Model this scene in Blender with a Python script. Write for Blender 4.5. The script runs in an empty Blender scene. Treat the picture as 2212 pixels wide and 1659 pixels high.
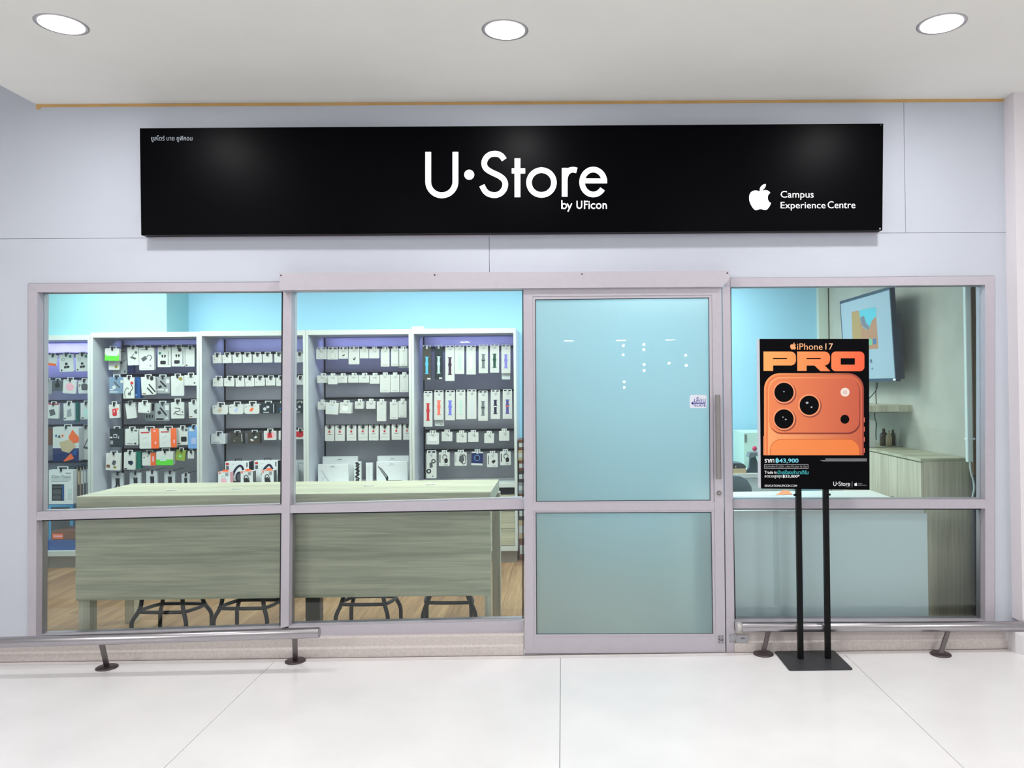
import bpy, math, random
from mathutils import Vector, Matrix
random.seed(7)
SC = bpy.context.scene
C = SC.collection
PI = math.pi

# ------------------------------------------------------------------ camera
F, CX, CY, D = 1661.0, 1231.6, 809.7, 4.44
YAW, PITCH, ROLL = math.radians(-0.61), math.radians(0.70), math.radians(0.55)
def _rot(y, p, r):
    Ry = Matrix(((math.cos(y), -math.sin(y), 0), (math.sin(y), math.cos(y), 0), (0, 0, 1)))
    Rx = Matrix(((1, 0, 0), (0, math.cos(p), -math.sin(p)), (0, math.sin(p), math.cos(p))))
    Rr = Matrix(((math.cos(r), 0, math.sin(r)), (0, 1, 0), (-math.sin(r), 0, math.cos(r))))
    return Ry @ Rx @ Rr
M = _rot(YAW, PITCH, ROLL)          # columns: right, forward, up
CAM_H = 1.53
CAM = Vector((0, -D, CAM_H))
def ray(px, py):
    return M @ Vector(((px - CX) / F, 1.0, -(py - CY) / F))
def at(px, py, Y):
    d = ray(px, py); return CAM + d * ((Y - CAM.y) / d.y)
def atz(px, py, Z):
    d = ray(px, py); return CAM + d * ((Z - CAM.z) / d.z)
def atx(px, py, X):
    d = ray(px, py); return CAM + d * ((X - CAM.x) / d.x)
_zs = [at(x, y, -0.06).z for x, y in ((60, 1437), (458, 1424), (666, 1419), (1130, 1407), (1846, 1405.8), (2187, 1404))]
CAM_H -= sum(_zs) / 6
CAM.z = CAM_H

cd = bpy.data.cameras.new('camera')
cam = bpy.data.objects.new('camera', cd); C.objects.link(cam)
cd.sensor_fit = 'HORIZONTAL'; cd.sensor_width = 36; cd.lens = F / 2212 * 36
cd.shift_x = -(CX - 1106) / 2212; cd.shift_y = -(829.5 - CY) / 2212
cd.clip_start = 0.05
R4 = Matrix((M.col[0], M.col[2], -M.col[1])).transposed().to_4x4()
cam.matrix_world = Matrix.Translation(CAM) @ R4
SC.camera = cam

# ------------------------------------------------------------------ world, lights, exposure
SC.view_settings.view_transform = 'Standard'; SC.view_settings.look = 'None'
SC.view_settings.gamma = 1; SC.view_settings.exposure = 0.0; SC.view_settings.use_curve_mapping = False
SC.cycles.use_denoising = True
w = bpy.data.worlds.new('world'); SC.world = w; w.use_nodes = True
w.node_tree.nodes['Background'].inputs[0].default_value = (0.93, 0.95, 1.0, 1)
w.node_tree.nodes['Background'].inputs[1].default_value = 0.49
def area(name, loc, sx, sy, power, col=(1, 1, 1), rot=(0, 0, 0), spread=PI):
    l = bpy.data.lights.new(name, 'AREA'); l.shape = 'RECTANGLE'; l.size = sx; l.size_y = sy
    l.energy = power; l.color = col; l.spread = spread
    o = bpy.data.objects.new(name, l); C.objects.link(o); o.location = loc; o.rotation_euler = rot
    return o
# the mall's ceiling lamps behind the camera
for x in (-4.2, -1.4, 1.4, 4.2):
    area('mall_lamp', (x, -6.2, 3.3), 0.9, 0.9, 121, (1.0, 0.98, 0.96))
    area('mall_lamp', (x, -3.3, 3.12), 0.6, 0.6, 24, (1.0, 0.98, 0.96))
# far corridor lamps, seen only mirrored in the glass
for px in (1006, 1232, 1344, 1450):
    d = 27.0
    area('corridor_lamp', ((px - 1216) * d / F, -(d - D), 3.05), 0.32, 0.5, 24, (1.0, 0.95, 0.85))
# strings of small lamps hanging in the mall, mirrored in the door glass
for px, py in ((1349, 748), (1348, 768), (1350, 826), (1350, 838), (1393, 746), (1393, 757), (1393, 789), (1393, 802), (1483, 770), (1484, 792), (1447, 787)):
    d = 21.0
    l = bpy.data.lights.new('string_lamp', 'POINT'); l.energy = 2.4; l.shadow_soft_size = .036; l.color = (.92, .97, 1)
    o = bpy.data.objects.new('string_lamp', l); C.objects.link(o); o.location = ((px - 1216) * d / F, -(d - D), CAM_H + (830 - py) * d / F)
# shop ceiling lamps
for x, y, p in ((-3.4, 1.3, 44), (-1.2, 1.3, 41), (0.15, 0.8, 27), (0.9, 1.85, 33)):
    area('shop_lamp', (x, y, 2.62), 1.2, 0.6, p, (0.94, 1.0, 0.985))
area('shop_lamp', (-3.9, 1.75, 2.6), 0.6, 0.3, 7, (0.94, 1.0, 0.985))

# ------------------------------------------------------------------ materials
def lin(c):
    return tuple(((v / 255) / 12.92 if v / 255 <= .04045 else ((v / 255 + .055) / 1.055) ** 2.4) for v in c)
MATS = {}
def mat(rgb, rough=0.5, metal=0.0, emit=0.0, name=None, noise=0.0, nscale=30, bump=0.0, stretch=None, coat=0.0, spec=0.5):
    key = (tuple(rgb), rough, metal, emit, noise, nscale, bump, stretch, coat, spec)
    if key in MATS: return MATS[key]
    m = bpy.data.materials.new(name or 'paint'); m.use_nodes = True
    nt = m.node_tree; b = nt.nodes['Principled BSDF']; c = lin(rgb)
    b.inputs['Base Color'].default_value = (*c, 1); b.inputs['Roughness'].default_value = rough
    b.inputs['Metallic'].default_value = metal; b.inputs['Coat Weight'].default_value = coat
    b.inputs['Specular IOR Level'].default_value = spec
    if emit:
        b.inputs['Emission Color'].default_value = (*c, 1); b.inputs['Emission Strength'].default_value = emit
    if noise or bump:
        tc = nt.nodes.new('ShaderNodeTexCoord'); mp = nt.nodes.new('ShaderNodeMapping'); nz = nt.nodes.new('ShaderNodeTexNoise')
        nt.links.new(tc.outputs['Object'], mp.inputs['Vector']); nt.links.new(mp.outputs['Vector'], nz.inputs['Vector'])
        mp.inputs['Scale'].default_value = stretch or (1, 1, 1)
        nz.inputs['Scale'].default_value = nscale; nz.inputs['Detail'].default_value = 5
        if noise:
            cr = nt.nodes.new('ShaderNodeValToRGB')
            cr.color_ramp.elements[0].position = 0.3; cr.color_ramp.elements[1].position = 0.7
            cr.color_ramp.elements[0].color = (*[max(0, v * (1 - noise)) for v in c], 1)
            cr.color_ramp.elements[1].color = (*[min(1, v * (1 + noise)) for v in c], 1)
            nt.links.new(nz.outputs['Fac'], cr.inputs['Fac']); nt.links.new(cr.outputs['Color'], b.inputs['Base Color'])
        if bump:
            bp = nt.nodes.new('ShaderNodeBump'); bp.inputs['Strength'].default_value = bump; bp.inputs['Distance'].default_value = 0.002
            nt.links.new(nz.outputs['Fac'], bp.inputs['Height']); nt.links.new(bp.outputs['Normal'], b.inputs['Normal'])
    MATS[key] = m
    return m
def wood(rgb, dark, axis, name, scale=1.0):
    m = bpy.data.materials.new(name); m.use_nodes = True; nt = m.node_tree; b = nt.nodes['Principled BSDF']
    tc = nt.nodes.new('ShaderNodeTexCoord'); b.inputs['Roughness'].default_value = 0.45
    geo = nt.nodes.new('ShaderNodeNewGeometry')
    def layer(sc, detail, dist, p0, p1):
        mp = nt.nodes.new('ShaderNodeMapping'); nz = nt.nodes.new('ShaderNodeTexNoise')
        s = [14 * sc * scale] * 3; s[axis] = 0.55 * sc * scale; mp.inputs['Scale'].default_value = s
        nt.links.new(geo.outputs['Position'], mp.inputs['Vector']); nt.links.new(mp.outputs['Vector'], nz.inputs['Vector'])
        nz.inputs['Scale'].default_value = 1; nz.inputs['Detail'].default_value = detail; nz.inputs['Distortion'].default_value = dist
        cr = nt.nodes.new('ShaderNodeMapRange'); cr.inputs[1].default_value = p0; cr.inputs[2].default_value = p1
        nt.links.new(nz.outputs['Fac'], cr.inputs[0]); return cr
    a = layer(0.8, 3, 0.6, 0.36, 0.64); g = layer(4.5, 6, 0.5, 0.35, 0.65)
    ma = nt.nodes.new('ShaderNodeMath'); ma.operation = 'MULTIPLY_ADD'; ma.inputs[1].default_value = 0.45
    mb = nt.nodes.new('ShaderNodeMath'); mb.operation = 'MULTIPLY'; mb.inputs[1].default_value = 0.55
    nt.links.new(g.outputs[0], mb.inputs[0]); nt.links.new(a.outputs[0], ma.inputs[0]); nt.links.new(mb.outputs[0], ma.inputs[2])
    mx = nt.nodes.new('ShaderNodeMix'); mx.data_type = 'RGBA'
    mx.inputs[6].default_value = (*lin(dark), 1); mx.inputs[7].default_value = (*lin(rgb), 1)
    nt.links.new(ma.outputs[0], mx.inputs[0]); nt.links.new(mx.outputs[2], b.inputs['Base Color'])
    return m
def clear_glass(name, tint=(0.905, 0.965, 0.955)):
    m = bpy.data.materials.new(name); m.use_nodes = True; nt = m.node_tree; nt.nodes.remove(nt.nodes['Principled BSDF'])
    out = nt.nodes['Material Output']; tr = nt.nodes.new('ShaderNodeBsdfTransparent'); gl = nt.nodes.new('ShaderNodeBsdfGlossy')
    fr = nt.nodes.new('ShaderNodeFresnel'); mx = nt.nodes.new('ShaderNodeMixShader')
    tr.inputs[0].default_value = (*[math.sqrt(t) for t in tint], 1); gl.inputs['Roughness'].default_value = 0.0; fr.inputs[0].default_value = 1.45
    nt.links.new(fr.outputs[0], mx.inputs[0]); nt.links.new(tr.outputs[0], mx.inputs[1]); nt.links.new(gl.outputs[0], mx.inputs[2])
    nt.links.new(mx.outputs[0], out.inputs[0]); return m
def frosted_glass(name):
    """matt film: blurs what lies behind it, glows a little, and mirrors like glass"""
    m = bpy.data.materials.new(name); m.use_nodes = True; nt = m.node_tree; nt.nodes.remove(nt.nodes['Principled BSDF'])
    out = nt.nodes['Material Output']
    rf = nt.nodes.new('ShaderNodeBsdfRefraction'); rf.inputs['Roughness'].default_value = 0.75; rf.inputs['IOR'].default_value = 1.45; rf.inputs[0].default_value = (0.69, 0.81, 0.83, 1)
    tl = nt.nodes.new('ShaderNodeBsdfTranslucent'); tl.inputs[0].default_value = (0.50, 0.69, 0.70, 1)
    df = nt.nodes.new('ShaderNodeBsdfDiffuse'); df.inputs[0].default_value = (0.38, 0.525, 0.525, 1)
    m0 = nt.nodes.new('ShaderNodeMixShader'); m0.inputs[0].default_value = 0.35
    nt.links.new(rf.outputs[0], m0.inputs[1]); nt.links.new(tl.outputs[0], m0.inputs[2])
    m1 = nt.nodes.new('ShaderNodeMixShader'); m1.inputs[0].default_value = 0.42
    nt.links.new(m0.outputs[0], m1.inputs[1]); nt.links.new(df.outputs[0], m1.inputs[2])
    gl = nt.nodes.new('ShaderNodeBsdfGlossy'); gl.inputs['Roughness'].default_value = 0.0
    fr = nt.nodes.new('ShaderNodeFresnel'); fr.inputs[0].default_value = 1.5
    mx = nt.nodes.new('ShaderNodeMixShader')
    nt.links.new(fr.outputs[0], mx.inputs[0]); nt.links.new(m1.outputs[0], mx.inputs[1]); nt.links.new(gl.outputs[0], mx.inputs[2])
    nt.links.new(mx.outputs[0], out.inputs[0]); return m
def gradient(name, c0, c1, x0, x1, rough=0.5):
    """printed colour running from c0 to c1 between world X x0 and x1 (ink on the poster)"""
    m = bpy.data.materials.new(name); m.use_nodes = True; nt = m.node_tree; b = nt.nodes['Principled BSDF']
    tc = nt.nodes.new('ShaderNodeTexCoord'); sp = nt.nodes.new('ShaderNodeSeparateXYZ'); mr = nt.nodes.new('ShaderNodeMapRange')
    mr.inputs[1].default_value = x0; mr.inputs[2].default_value = x1
    mx = nt.nodes.new('ShaderNodeMix'); mx.data_type = 'RGBA'
    mx.inputs[6].default_value = (*lin(c0), 1); mx.inputs[7].default_value = (*lin(c1), 1)
    nt.links.new(tc.outputs['Object'], sp.inputs[0]); nt.links.new(sp.outputs[0], mr.inputs[0])
    nt.links.new(mr.outputs[0], mx.inputs[0]); nt.links.new(mx.outputs[2], b.inputs['Base Color'])
    b.inputs['Roughness'].default_value = rough; b.inputs['Specular IOR Level'].default_value = 0.2
    return m

WALL = mat((200, 205, 215), 0.55, name='white_wall_panel', noise=0.015, nscale=3, bump=0.05)
CEIL = mat((241, 240, 234), 0.75, name='white_ceiling', noise=0.02, nscale=2)
ALU = mat((190, 184, 193), 0.38, 0.15, name='pale_aluminium', noise=0.02, nscale=40)
ALUD = mat((186, 184, 190), 0.4, 0.2, name='aluminium_bead')
GASKET = mat((35, 40, 45), 0.6, name='black_gasket')
STEEL = mat((178, 174, 178), 0.28, 0.95, name='brushed_steel', noise=0.08, nscale=6, stretch=(1, 20, 20), bump=0.05)
STEELD = mat((120, 112, 112), 0.4, 0.8, name='dull_steel')
TERR = mat((241, 239, 239), 0.22, name='white_terrazzo', noise=0.045, nscale=2.2, spec=0.4)
CURB = mat((205, 196, 192), 0.7, name='speckled_terrazzo', noise=0.10, nscale=90, bump=0.2)
GROUT = mat((186, 187, 192), 0.8, name='grout')
WHITE = mat((240, 243, 242), 0.5, name='white_card')
MEL = mat((206, 212, 206), 0.4, name='white_melamine')
MELS = mat((186, 193, 202), 0.45, name='grey_melamine')
BACKP = mat((146, 148, 153), 0.6, name='grey_back_panel', noise=0.08, nscale=5)
BLACK = mat((14, 14, 16), 0.45, name='black_metal')
BLUEW = mat((168, 223, 248), 0.6, name='light_blue_paint', noise=0.01, nscale=2)
PALEW = mat((152, 206, 214), 0.6, name='pale_aqua_paint', noise=0.03, nscale=3)
CONC = mat((190, 193, 182), 0.8, name='mottled_grey_wallpaper', noise=0.07, nscale=5, bump=0.1)
TABLE = wood((209, 207, 180), (154, 157, 134), 0, 'pale_ash_laminate')
TABV = wood((218, 214, 192), (176, 173, 150), 2, 'upright_ash_laminate')
PLANK = [wood(c, d, 1, 'floor_laminate', 1.2) for c, d in (((168, 132, 94), (116, 86, 58)), ((178, 144, 104), (128, 98, 68)), ((158, 122, 86), (108, 80, 54)))]
PGLASS = clear_glass('window_glass')
FROST = frosted_glass('frosted_door_glass')

# ------------------------------------------------------------------ mesh helpers
class MB:
    def __init__(s): s.v, s.f, s.mi, s.sm = [], [], [], []
    def add(s, vs, fs, mi=0, smooth=False):
        b = len(s.v); s.v += [Vector(p) for p in vs]
        for f in fs: s.f.append(tuple(b + i for i in f)); s.mi.append(mi); s.sm.append(smooth)
        return s
    def box(s, x0, x1, y0, y1, z0, z1, mi=0):
        x0, x1 = min(x0, x1), max(x0, x1); y0, y1 = min(y0, y1), max(y0, y1); z0, z1 = min(z0, z1), max(z0, z1)
        return s.add([(x0, y0, z0), (x1, y0, z0), (x1, y1, z0), (x0, y1, z0), (x0, y0, z1), (x1, y0, z1), (x1, y1, z1), (x0, y1, z1)],
                     [(0, 3, 2, 1), (4, 5, 6, 7), (0, 1, 5, 4), (1, 2, 6, 5), (2, 3, 7, 6), (3, 0, 4, 7)], mi)
    def bbox(s, x0, x1, y0, y1, z0, z1, b=0.004, mi=0):
        """box with chamfered edges round the front (XZ) outline"""
        x0, x1 = min(x0, x1), max(x0, x1); z0, z1 = min(z0, z1), max(z0, z1)
        s.loft([(x0 + b, z0 + b, x1 - b, z1 - b, y0), (x0, z0, x1, z1, y0 + b), (x0, z0, x1, z1, y1 - b), (x0 + b, z0 + b, x1 - b, z1 - b, y1)], mi)
        return s
    def loft(s, rings, mi=0):
        b = []
        for (a, c, d, e, y) in rings: b.append([(a, y, c), (d, y, c), (d, y, e), (a, y, e)])
        vs = [p for r in b for p in r]; n = len(b); fs = [(0, 1, 2, 3), tuple(4 * (n - 1) + i for i in (3, 2, 1, 0))]
        for k in range(n - 1):
            for i in range(4): j = (i + 1) % 4; fs.append((4 * k + i, 4 * k + 4 + i, 4 * k + 4 + j, 4 * k + j))
        return s.add(vs, fs, mi)
    def prism(s, poly, y0, y1, mi=0):
        """poly: (x, z) outline, extruded from y0 (front) to y1"""
        a = sum(poly[i][0] * poly[(i + 1) % len(poly)][1] - poly[(i + 1) % len(poly)][0] * poly[i][1] for i in range(len(poly)))
        if a < 0: poly = poly[::-1]
        n = len(poly)
        return s.add([(x, y0, z) for x, z in poly] + [(x, y1, z) for x, z in poly],
                     [tuple(range(n)), tuple(range(2 * n - 1, n - 1, -1))] + [(i, n + i, n + (i + 1) % n, (i + 1) % n) for i in range(n)], mi)
    def prismz(s, poly, z0, z1, mi=0):
        a = sum(poly[i][0] * poly[(i + 1) % len(poly)][1] - poly[(i + 1) % len(poly)][0] * poly[i][1] for i in range(len(poly)))
        if a < 0: poly = poly[::-1]
        n = len(poly)
        return s.add([(x, y, z0) for x, y in poly] + [(x, y, z1) for x, y in poly],
                     [tuple(range(n - 1, -1, -1)), tuple(range(n, 2 * n))] + [(i, (i + 1) % n, n + (i + 1) % n, n + i) for i in range(n)], mi)
    def hexa(s, p, mi=0):
        """p: 8 points, bottom ring then top ring"""
        return s.add(p, [(0, 3, 2, 1), (4, 5, 6, 7), (0, 1, 5, 4), (1, 2, 6, 5), (2, 3, 7, 6), (3, 0, 4, 7)], mi)
    def tube(s, pts, r, n=10, closed=False, mi=0, caps=True):
        pts = [Vector(p) for p in pts]; m = len(pts); rings = []
        up = None
        for i in range(m):
            if closed: t = pts[(i + 1) % m] - pts[i - 1]
            else: t = pts[min(i + 1, m - 1)] - pts[max(i - 1, 0)]
            t.normalize()
            if up is None:
                up = Vector((0, 0, 1)) if abs(t.z) < 0.9 else Vector((1, 0, 0))
            a = t.cross(up).normalized(); up = a.cross(t).normalized()
            rr = r[i] if isinstance(r, (list, tuple)) else r
            rings.append([pts[i] + (a * math.cos(2 * PI * k / n) + up * math.sin(2 * PI * k / n)) * rr for k in range(n)])
        vs = [p for q in rings for p in q]; fs = []
        for i in range(m if closed else m - 1):
            j = (i + 1) % m
            for k in range(n): l = (k + 1) % n; fs.append((i * n + k, i * n + l, j * n + l, j * n + k))
        s.add(vs, fs, mi, True)
        if not closed and caps:
            b = len(s.v) - len(vs)
            s.f += [tuple(b + k for k in range(n - 1, -1, -1)), tuple(b + (m - 1) * n + k for k in range(n))]; s.mi += [mi, mi]; s.sm += [False, False]
        return s
    def disc(s, c, r, axis='z', t=0.01, n=32, mi=0, r2=None):
        c = Vector(c); r2 = r if r2 is None else r2
        d = {'z': Vector((0, 0, 1)), 'y': Vector((0, 1, 0)), 'x': Vector((1, 0, 0))}[axis]
        a = {'z': Vector((1, 0, 0)), 'y': Vector((1, 0, 0)), 'x': Vector((0, 1, 0))}[axis]; b = d.cross(a)
        vs = [c + (a * math.cos(2 * PI * k / n) + b * math.sin(2 * PI * k / n)) * r for k in range(n)]
        vs += [c + d * t + (a * math.cos(2 * PI * k / n) + b * math.sin(2 * PI * k / n)) * r2 for k in range(n)]
        return s.add(vs, [tuple(range(n - 1, -1, -1)), tuple(range(n, 2 * n))] + [(k, (k + 1) % n, n + (k + 1) % n, n + k) for k in range(n)], mi)
    def lathe(s, c, prof, n=40, mi=0, smooth=True):
        """closed profile of (radius, z) turned round a vertical axis at c"""
        m = len(prof); vs = []
        for r, z in prof: vs += [(c[0] + r * math.cos(2 * PI * k / n), c[1] + r * math.sin(2 * PI * k / n), c[2] + z) for k in range(n)]
        fs = []
        for i in range(m):
            j = (i + 1) % m
            for k in range(n): l = (k + 1) % n; fs.append((i * n + k, i * n + l, j * n + l, j * n + k))
        return s.add(vs, fs, mi, smooth)
    def build(s, name, mats, parent=None):
        me = bpy.data.meshes.new(name)
        org = Vector(parent.get('_o', (0, 0, 0))) if parent else Vector()
        me.from_pydata([tuple(v - org) for v in s.v], [], s.f)
        for m in (mats if isinstance(mats, (list, tuple)) else [mats]): me.materials.append(m)
        me.polygons.foreach_set('material_index', s.mi); me.polygons.foreach_set('use_smooth', s.sm)
        me.update()
        o = bpy.data.objects.new(name, me); C.objects.link(o)
        if parent:
            o.parent = parent
            if '_o' in parent: o['_o'] = parent['_o']
        return o
def thing(name, label, cat, loc=(0, 0, 0), group=None):
    o = bpy.data.objects.new(name, None); C.objects.link(o); o.location = loc; o['_o'] = tuple(loc)
    o.empty_display_size = 0.05
    return tag(o, label, cat, group)
def tag(o, label, cat, group=None):
    o['label'] = label; o['category'] = cat
    if group: o['group'] = group
    return o
def struct(o): o['kind'] = 'structure'; return o
def node(name):
    o = bpy.data.objects.new(name, None); C.objects.link(o); o['kind'] = 'structure'; return o
def xz(pts, Y): return [(at(x, y, Y).x, at(x, y, Y).z) for x, y in pts]
def quad(x0, y0, x1, y1): return [(x0, y0), (x1, y0), (x1, y1), (x0, y1)]
def slab(name, pxpoly, y0, y1, m, parent=None):
    """a solid whose front outline lies on the plane Y = y0 and that runs straight back to y1"""
    return MB().prism(xz(pxpoly, y0), y0, y1).build(name, m, parent)
def smooth_path(pts, k=6, closed=False):
    out = []; n = len(pts)
    for i in range(n if closed else n - 1):
        g = (lambda j: pts[j % n]) if closed else (lambda j: pts[max(0, min(n - 1, j))])
        p0, p1, p2, p3 = g(i - 1), g(i), g(i + 1), g(i + 2)
        for q in range(k):
            t = q / k
            out.append(tuple(0.5 * (2 * b + (c - a) * t + (2 * a - 5 * b + 4 * c - d) * t * t + (-a + 3 * b - 3 * c + d) * t ** 3) for a, b, c, d in zip(p0, p1, p2, p3)))
    if not closed: out.append(tuple(pts[-1]))
    return out
def stroke(pts, wd):
    """outline polygon of a 2-D polyline of constant width"""
    L, R = [], []; n = len(pts)
    for i in range(n):
        a, b = pts[max(0, i - 1)], pts[min(n - 1, i + 1)]
        dx, dy = b[0] - a[0], b[1] - a[1]; l = math.hypot(dx, dy) or 1
        L.append((pts[i][0] - dy / l * wd / 2, pts[i][1] + dx / l * wd / 2)); R.append((pts[i][0] + dy / l * wd / 2, pts[i][1] - dx / l * wd / 2))
    return L + R[::-1]
def strip(mb, pts, wd, y0, y1, mi=0, conv=None):
    """the same stroke as a row of quads (safe for tight curves)"""
    n = len(pts); S = stroke(pts, wd); L, R = S[:n], S[n:][::-1]
    for i in range(n - 1):
        q = [L[i], L[i + 1], R[i + 1], R[i]]
        mb.prism([conv(p) for p in q] if conv else q, y0, y1, mi)
def arc(cx, cy, rx, ry, a0, a1, n=20):
    return [(cx + rx * math.cos(math.radians(a0 + (a1 - a0) * i / n)), cy - ry * math.sin(math.radians(a0 + (a1 - a0) * i / n))) for i in range(n + 1)]
def text(body, rect, Y, m, parent, name='lettering', bold=0.0, t=0.0008, fit=True):
    """rect: pixel box (x0, y0, x1, y1) of the ink, on the plane Y"""
    cu = bpy.data.curves.new('t', 'FONT'); cu.body = body; cu.size = 1; cu.offset = bold; cu.resolution_u = 3
    o = bpy.data.objects.new('t', cu); me = bpy.data.meshes.new_from_object(o)
    vs = [v.co.copy() for v in me.vertices]; fs = [tuple(p.vertices) for p in me.polygons]
    bpy.data.objects.remove(o); bpy.data.curves.remove(cu); bpy.data.meshes.remove(me)
    x0, x1 = min(v.x for v in vs), max(v.x for v in vs); y0, y1 = min(v.y for v in vs), max(v.y for v in vs)
    tl, tr, bl = at(rect[0], rect[1], Y), at(rect[2], rect[1], Y), at(rect[0], rect[3], Y)
    mb = MB(); P = []
    for v in vs:
        u = (v.x - x0) / (x1 - x0); q = (y1 - v.y) / (y1 - y0)
        p = tl + (tr - tl) * u + (bl - tl) * q; P.append((p.x, Y, p.z))
    mb.add(P, fs)
    return mb.build(name, m, parent)
def roundrect(x0, y0, x1, y1, r, n=8, corners=(1, 1, 1, 1)):
    pts = []
    for (cx, cy, a, k) in ((x1 - r, y0 + r, 90, 1), (x0 + r, y0 + r, 180, 0), (x0 + r, y1 - r, 270, 3), (x1 - r, y1 - r, 360, 2)):
        if corners[k]: pts += [(cx + r * math.cos(math.radians(t)), cy - r * math.sin(math.radians(t))) for t in [a - 90 + 90 * i / n for i in range(n + 1)]]
        else: pts.append({1: (x1, y0), 0: (x0, y0), 3: (x0, y1), 2: (x1, y1)}[k])
    return pts
APPLE = [(455, 293), (478, 287), (500, 283), (520, 282), (538, 285), (560, 298), (574, 315), (562, 323), (553, 334), (546, 348), (543, 362), (543, 380), (546, 396), (552, 411), (564, 426), (581, 436), (576, 452), (566, 473), (553, 493), (540, 508), (528, 516), (513, 519), (496, 516), (480, 510), (463, 507), (446, 508), (430, 513), (415, 519), (402, 520), (390, 517), (376, 505), (360, 485), (344, 458), (330, 425), (323, 398), (321, 370), (324, 345), (331, 323), (344, 305), (360, 294), (380, 287), (402, 286), (425, 290), (440, 294)]
LEAF = [(450, 285), (449, 268), (455, 250), (466, 233), (482, 219), (500, 211), (519, 209), (520, 224), (515, 241), (505, 258), (490, 273), (472, 283)]
def apple_poly(cx, cy, hgt):
    """both outlines scaled to a height in px and centred on (cx, cy)"""
    s = hgt / 311.0
    g = lambda P: [(cx + (x - 451) * s, cy + (y - 364.5) * s) for x, y in P]
    return g(APPLE), g(LEAF)

# ------------------------------------------------------------------ structure: outside
YF = 0.0
wall = node('wall_front')
TOPZ = 3.75
def wp(pts, name='wall_panel'): return MB().prism(pts, 0.0, 0.10).build(name, WALL, wall)
P = lambda x, y: (at(x, y, 0).x, at(x, y, 0).z)
xl, xr = -5.2, at(2200, 900, 0).x
g = 0.0013
zs_l, zs_r = P(0, 516)[1], P(1057, 509)[1]
seam = lambda x: zs_l + (x - P(0, 516)[0]) * (zs_r - zs_l) / (P(1057, 509)[0] - P(0, 516)[0])
x1954, x1057 = P(1954, 350)[0], P(1057, 550)[0]
wp([(xl, seam(xl) + g), (x1057, seam(x1057) + g), (x1954 - g, seam(x1954) + g), (x1954 - g, TOPZ), (xl, TOPZ)])
wp([(x1954 + g, seam(x1954) + g), (xr, seam(xr) + g), (xr, TOPZ), (x1954 + g, TOPZ)])
wp([(xl, 0.06), (P(60.5, 1375)[0], 0.06), P(60.5, 612), P(602, 608.5), (x1057 - g, P(1057, 605)[1]), (x1057 - g, seam(x1057) - g), (xl, seam(xl) - g)])
wp([(x1057 + g, P(1057, 605)[1]), P(1577, 600.5), P(2149, 595.5), P(2149, 1370), (P(2149, 1370)[0], 0.06), (xr, 0.06), (xr, seam(xr) - g), (x1057 + g, seam(x1057) - g)])
bk = MB()
bk.box(xl, xr, 0.012, 0.09, P(1057, 560)[1], TOPZ - .01)
bk.build('wall_backing', GROUT, wall)

# soffit ceiling over the shop front
cz = at(1106, 219.5, 0).z
cx0, cx1 = at(78, 213, 0).x, at(2190, 200, 0).x
zl, zr = at(86, 214, 0).z, at(2190, 200, 0).z
ceil = MB()
def soff(x, y): return (x, y, cz + 0.0)
ceil.hexa([(cx0, -9, cz), (cx1, -9, cz), (cx1, 0, cz), (cx0, 0, cz), (cx0, -9, cz + .3), (cx1, -9, cz + .3), (cx1, 0, cz + .3), (cx0, 0, cz + .3)])
struct(ceil.build('ceiling', CEIL))
# higher ceiling strips beyond both ends of the soffit
hc = MB(); hc.box(-8, cx0, -9, 0.1, 3.75, 3.85); hc.box(cx1, 8, -9, 0.1, 3.75, 3.85); struct(hc.build('ceiling_high', CEIL))
tp = MB()
npt = [(80, 213.5), (557, 219), (900, 221), (1180, 220.5), (1460, 217), (1760, 210.5), (1960, 206.5), (2188, 201.5)]
tape = MB()
for a, b in zip(npt[:-1], npt[1:]):
    pa, pb = at(a[0], a[1], -0.001), at(b[0], b[1], -0.001)
    za, zb = cz - 0.001, cz - 0.001
    tape.hexa([(pa.x, -0.0015, za - .016), (pb.x, -0.0015, zb - .016), (pb.x, -0.0002, zb - .016), (pa.x, -0.0002, za - .016), (pa.x, -0.0015, za), (pb.x, -0.0015, zb), (pb.x, -0.0002, zb), (pa.x, -0.0002, za)])
pa = at(80, 213, -0.001); tape.box(pa.x - .004, pa.x + .02, -0.003, -0.0002, cz - .028, cz - .001)
tag(tape.build('masking_tape', mat((214, 172, 108), 0.7, name='tan_tape', noise=.08, nscale=8)), 'tan masking tape strip along the joint of white wall and ceiling', 'tape')

# pilaster at the right end
px_ = at(2200, 800, -0.10)
pil = MB(); pil.box(px_.x, px_.x + 0.8, -0.10, 0.1, 0.16, TOPZ)
pil.build('wall_side', mat((232, 226, 230), 0.6, name='pinkish_white_paint'))
struct(bpy.data.objects['wall_side'])
prof = [(0.0, -0.13), (0.12, -0.145), (0.155, -0.125), (0.162, -0.10)]
pf = MB(); a = at(2189, 1390, -0.12).x
pf.loft([(a + .02, .0, a + .9, .105, -0.165), (a, .0, a + .9, .12, -0.14), (a, .0, a + .9, .12, 0.0)])
struct(pf.build('baseboard_side', mat((222, 219, 221), 0.5, name='white_plinth')))

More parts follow.
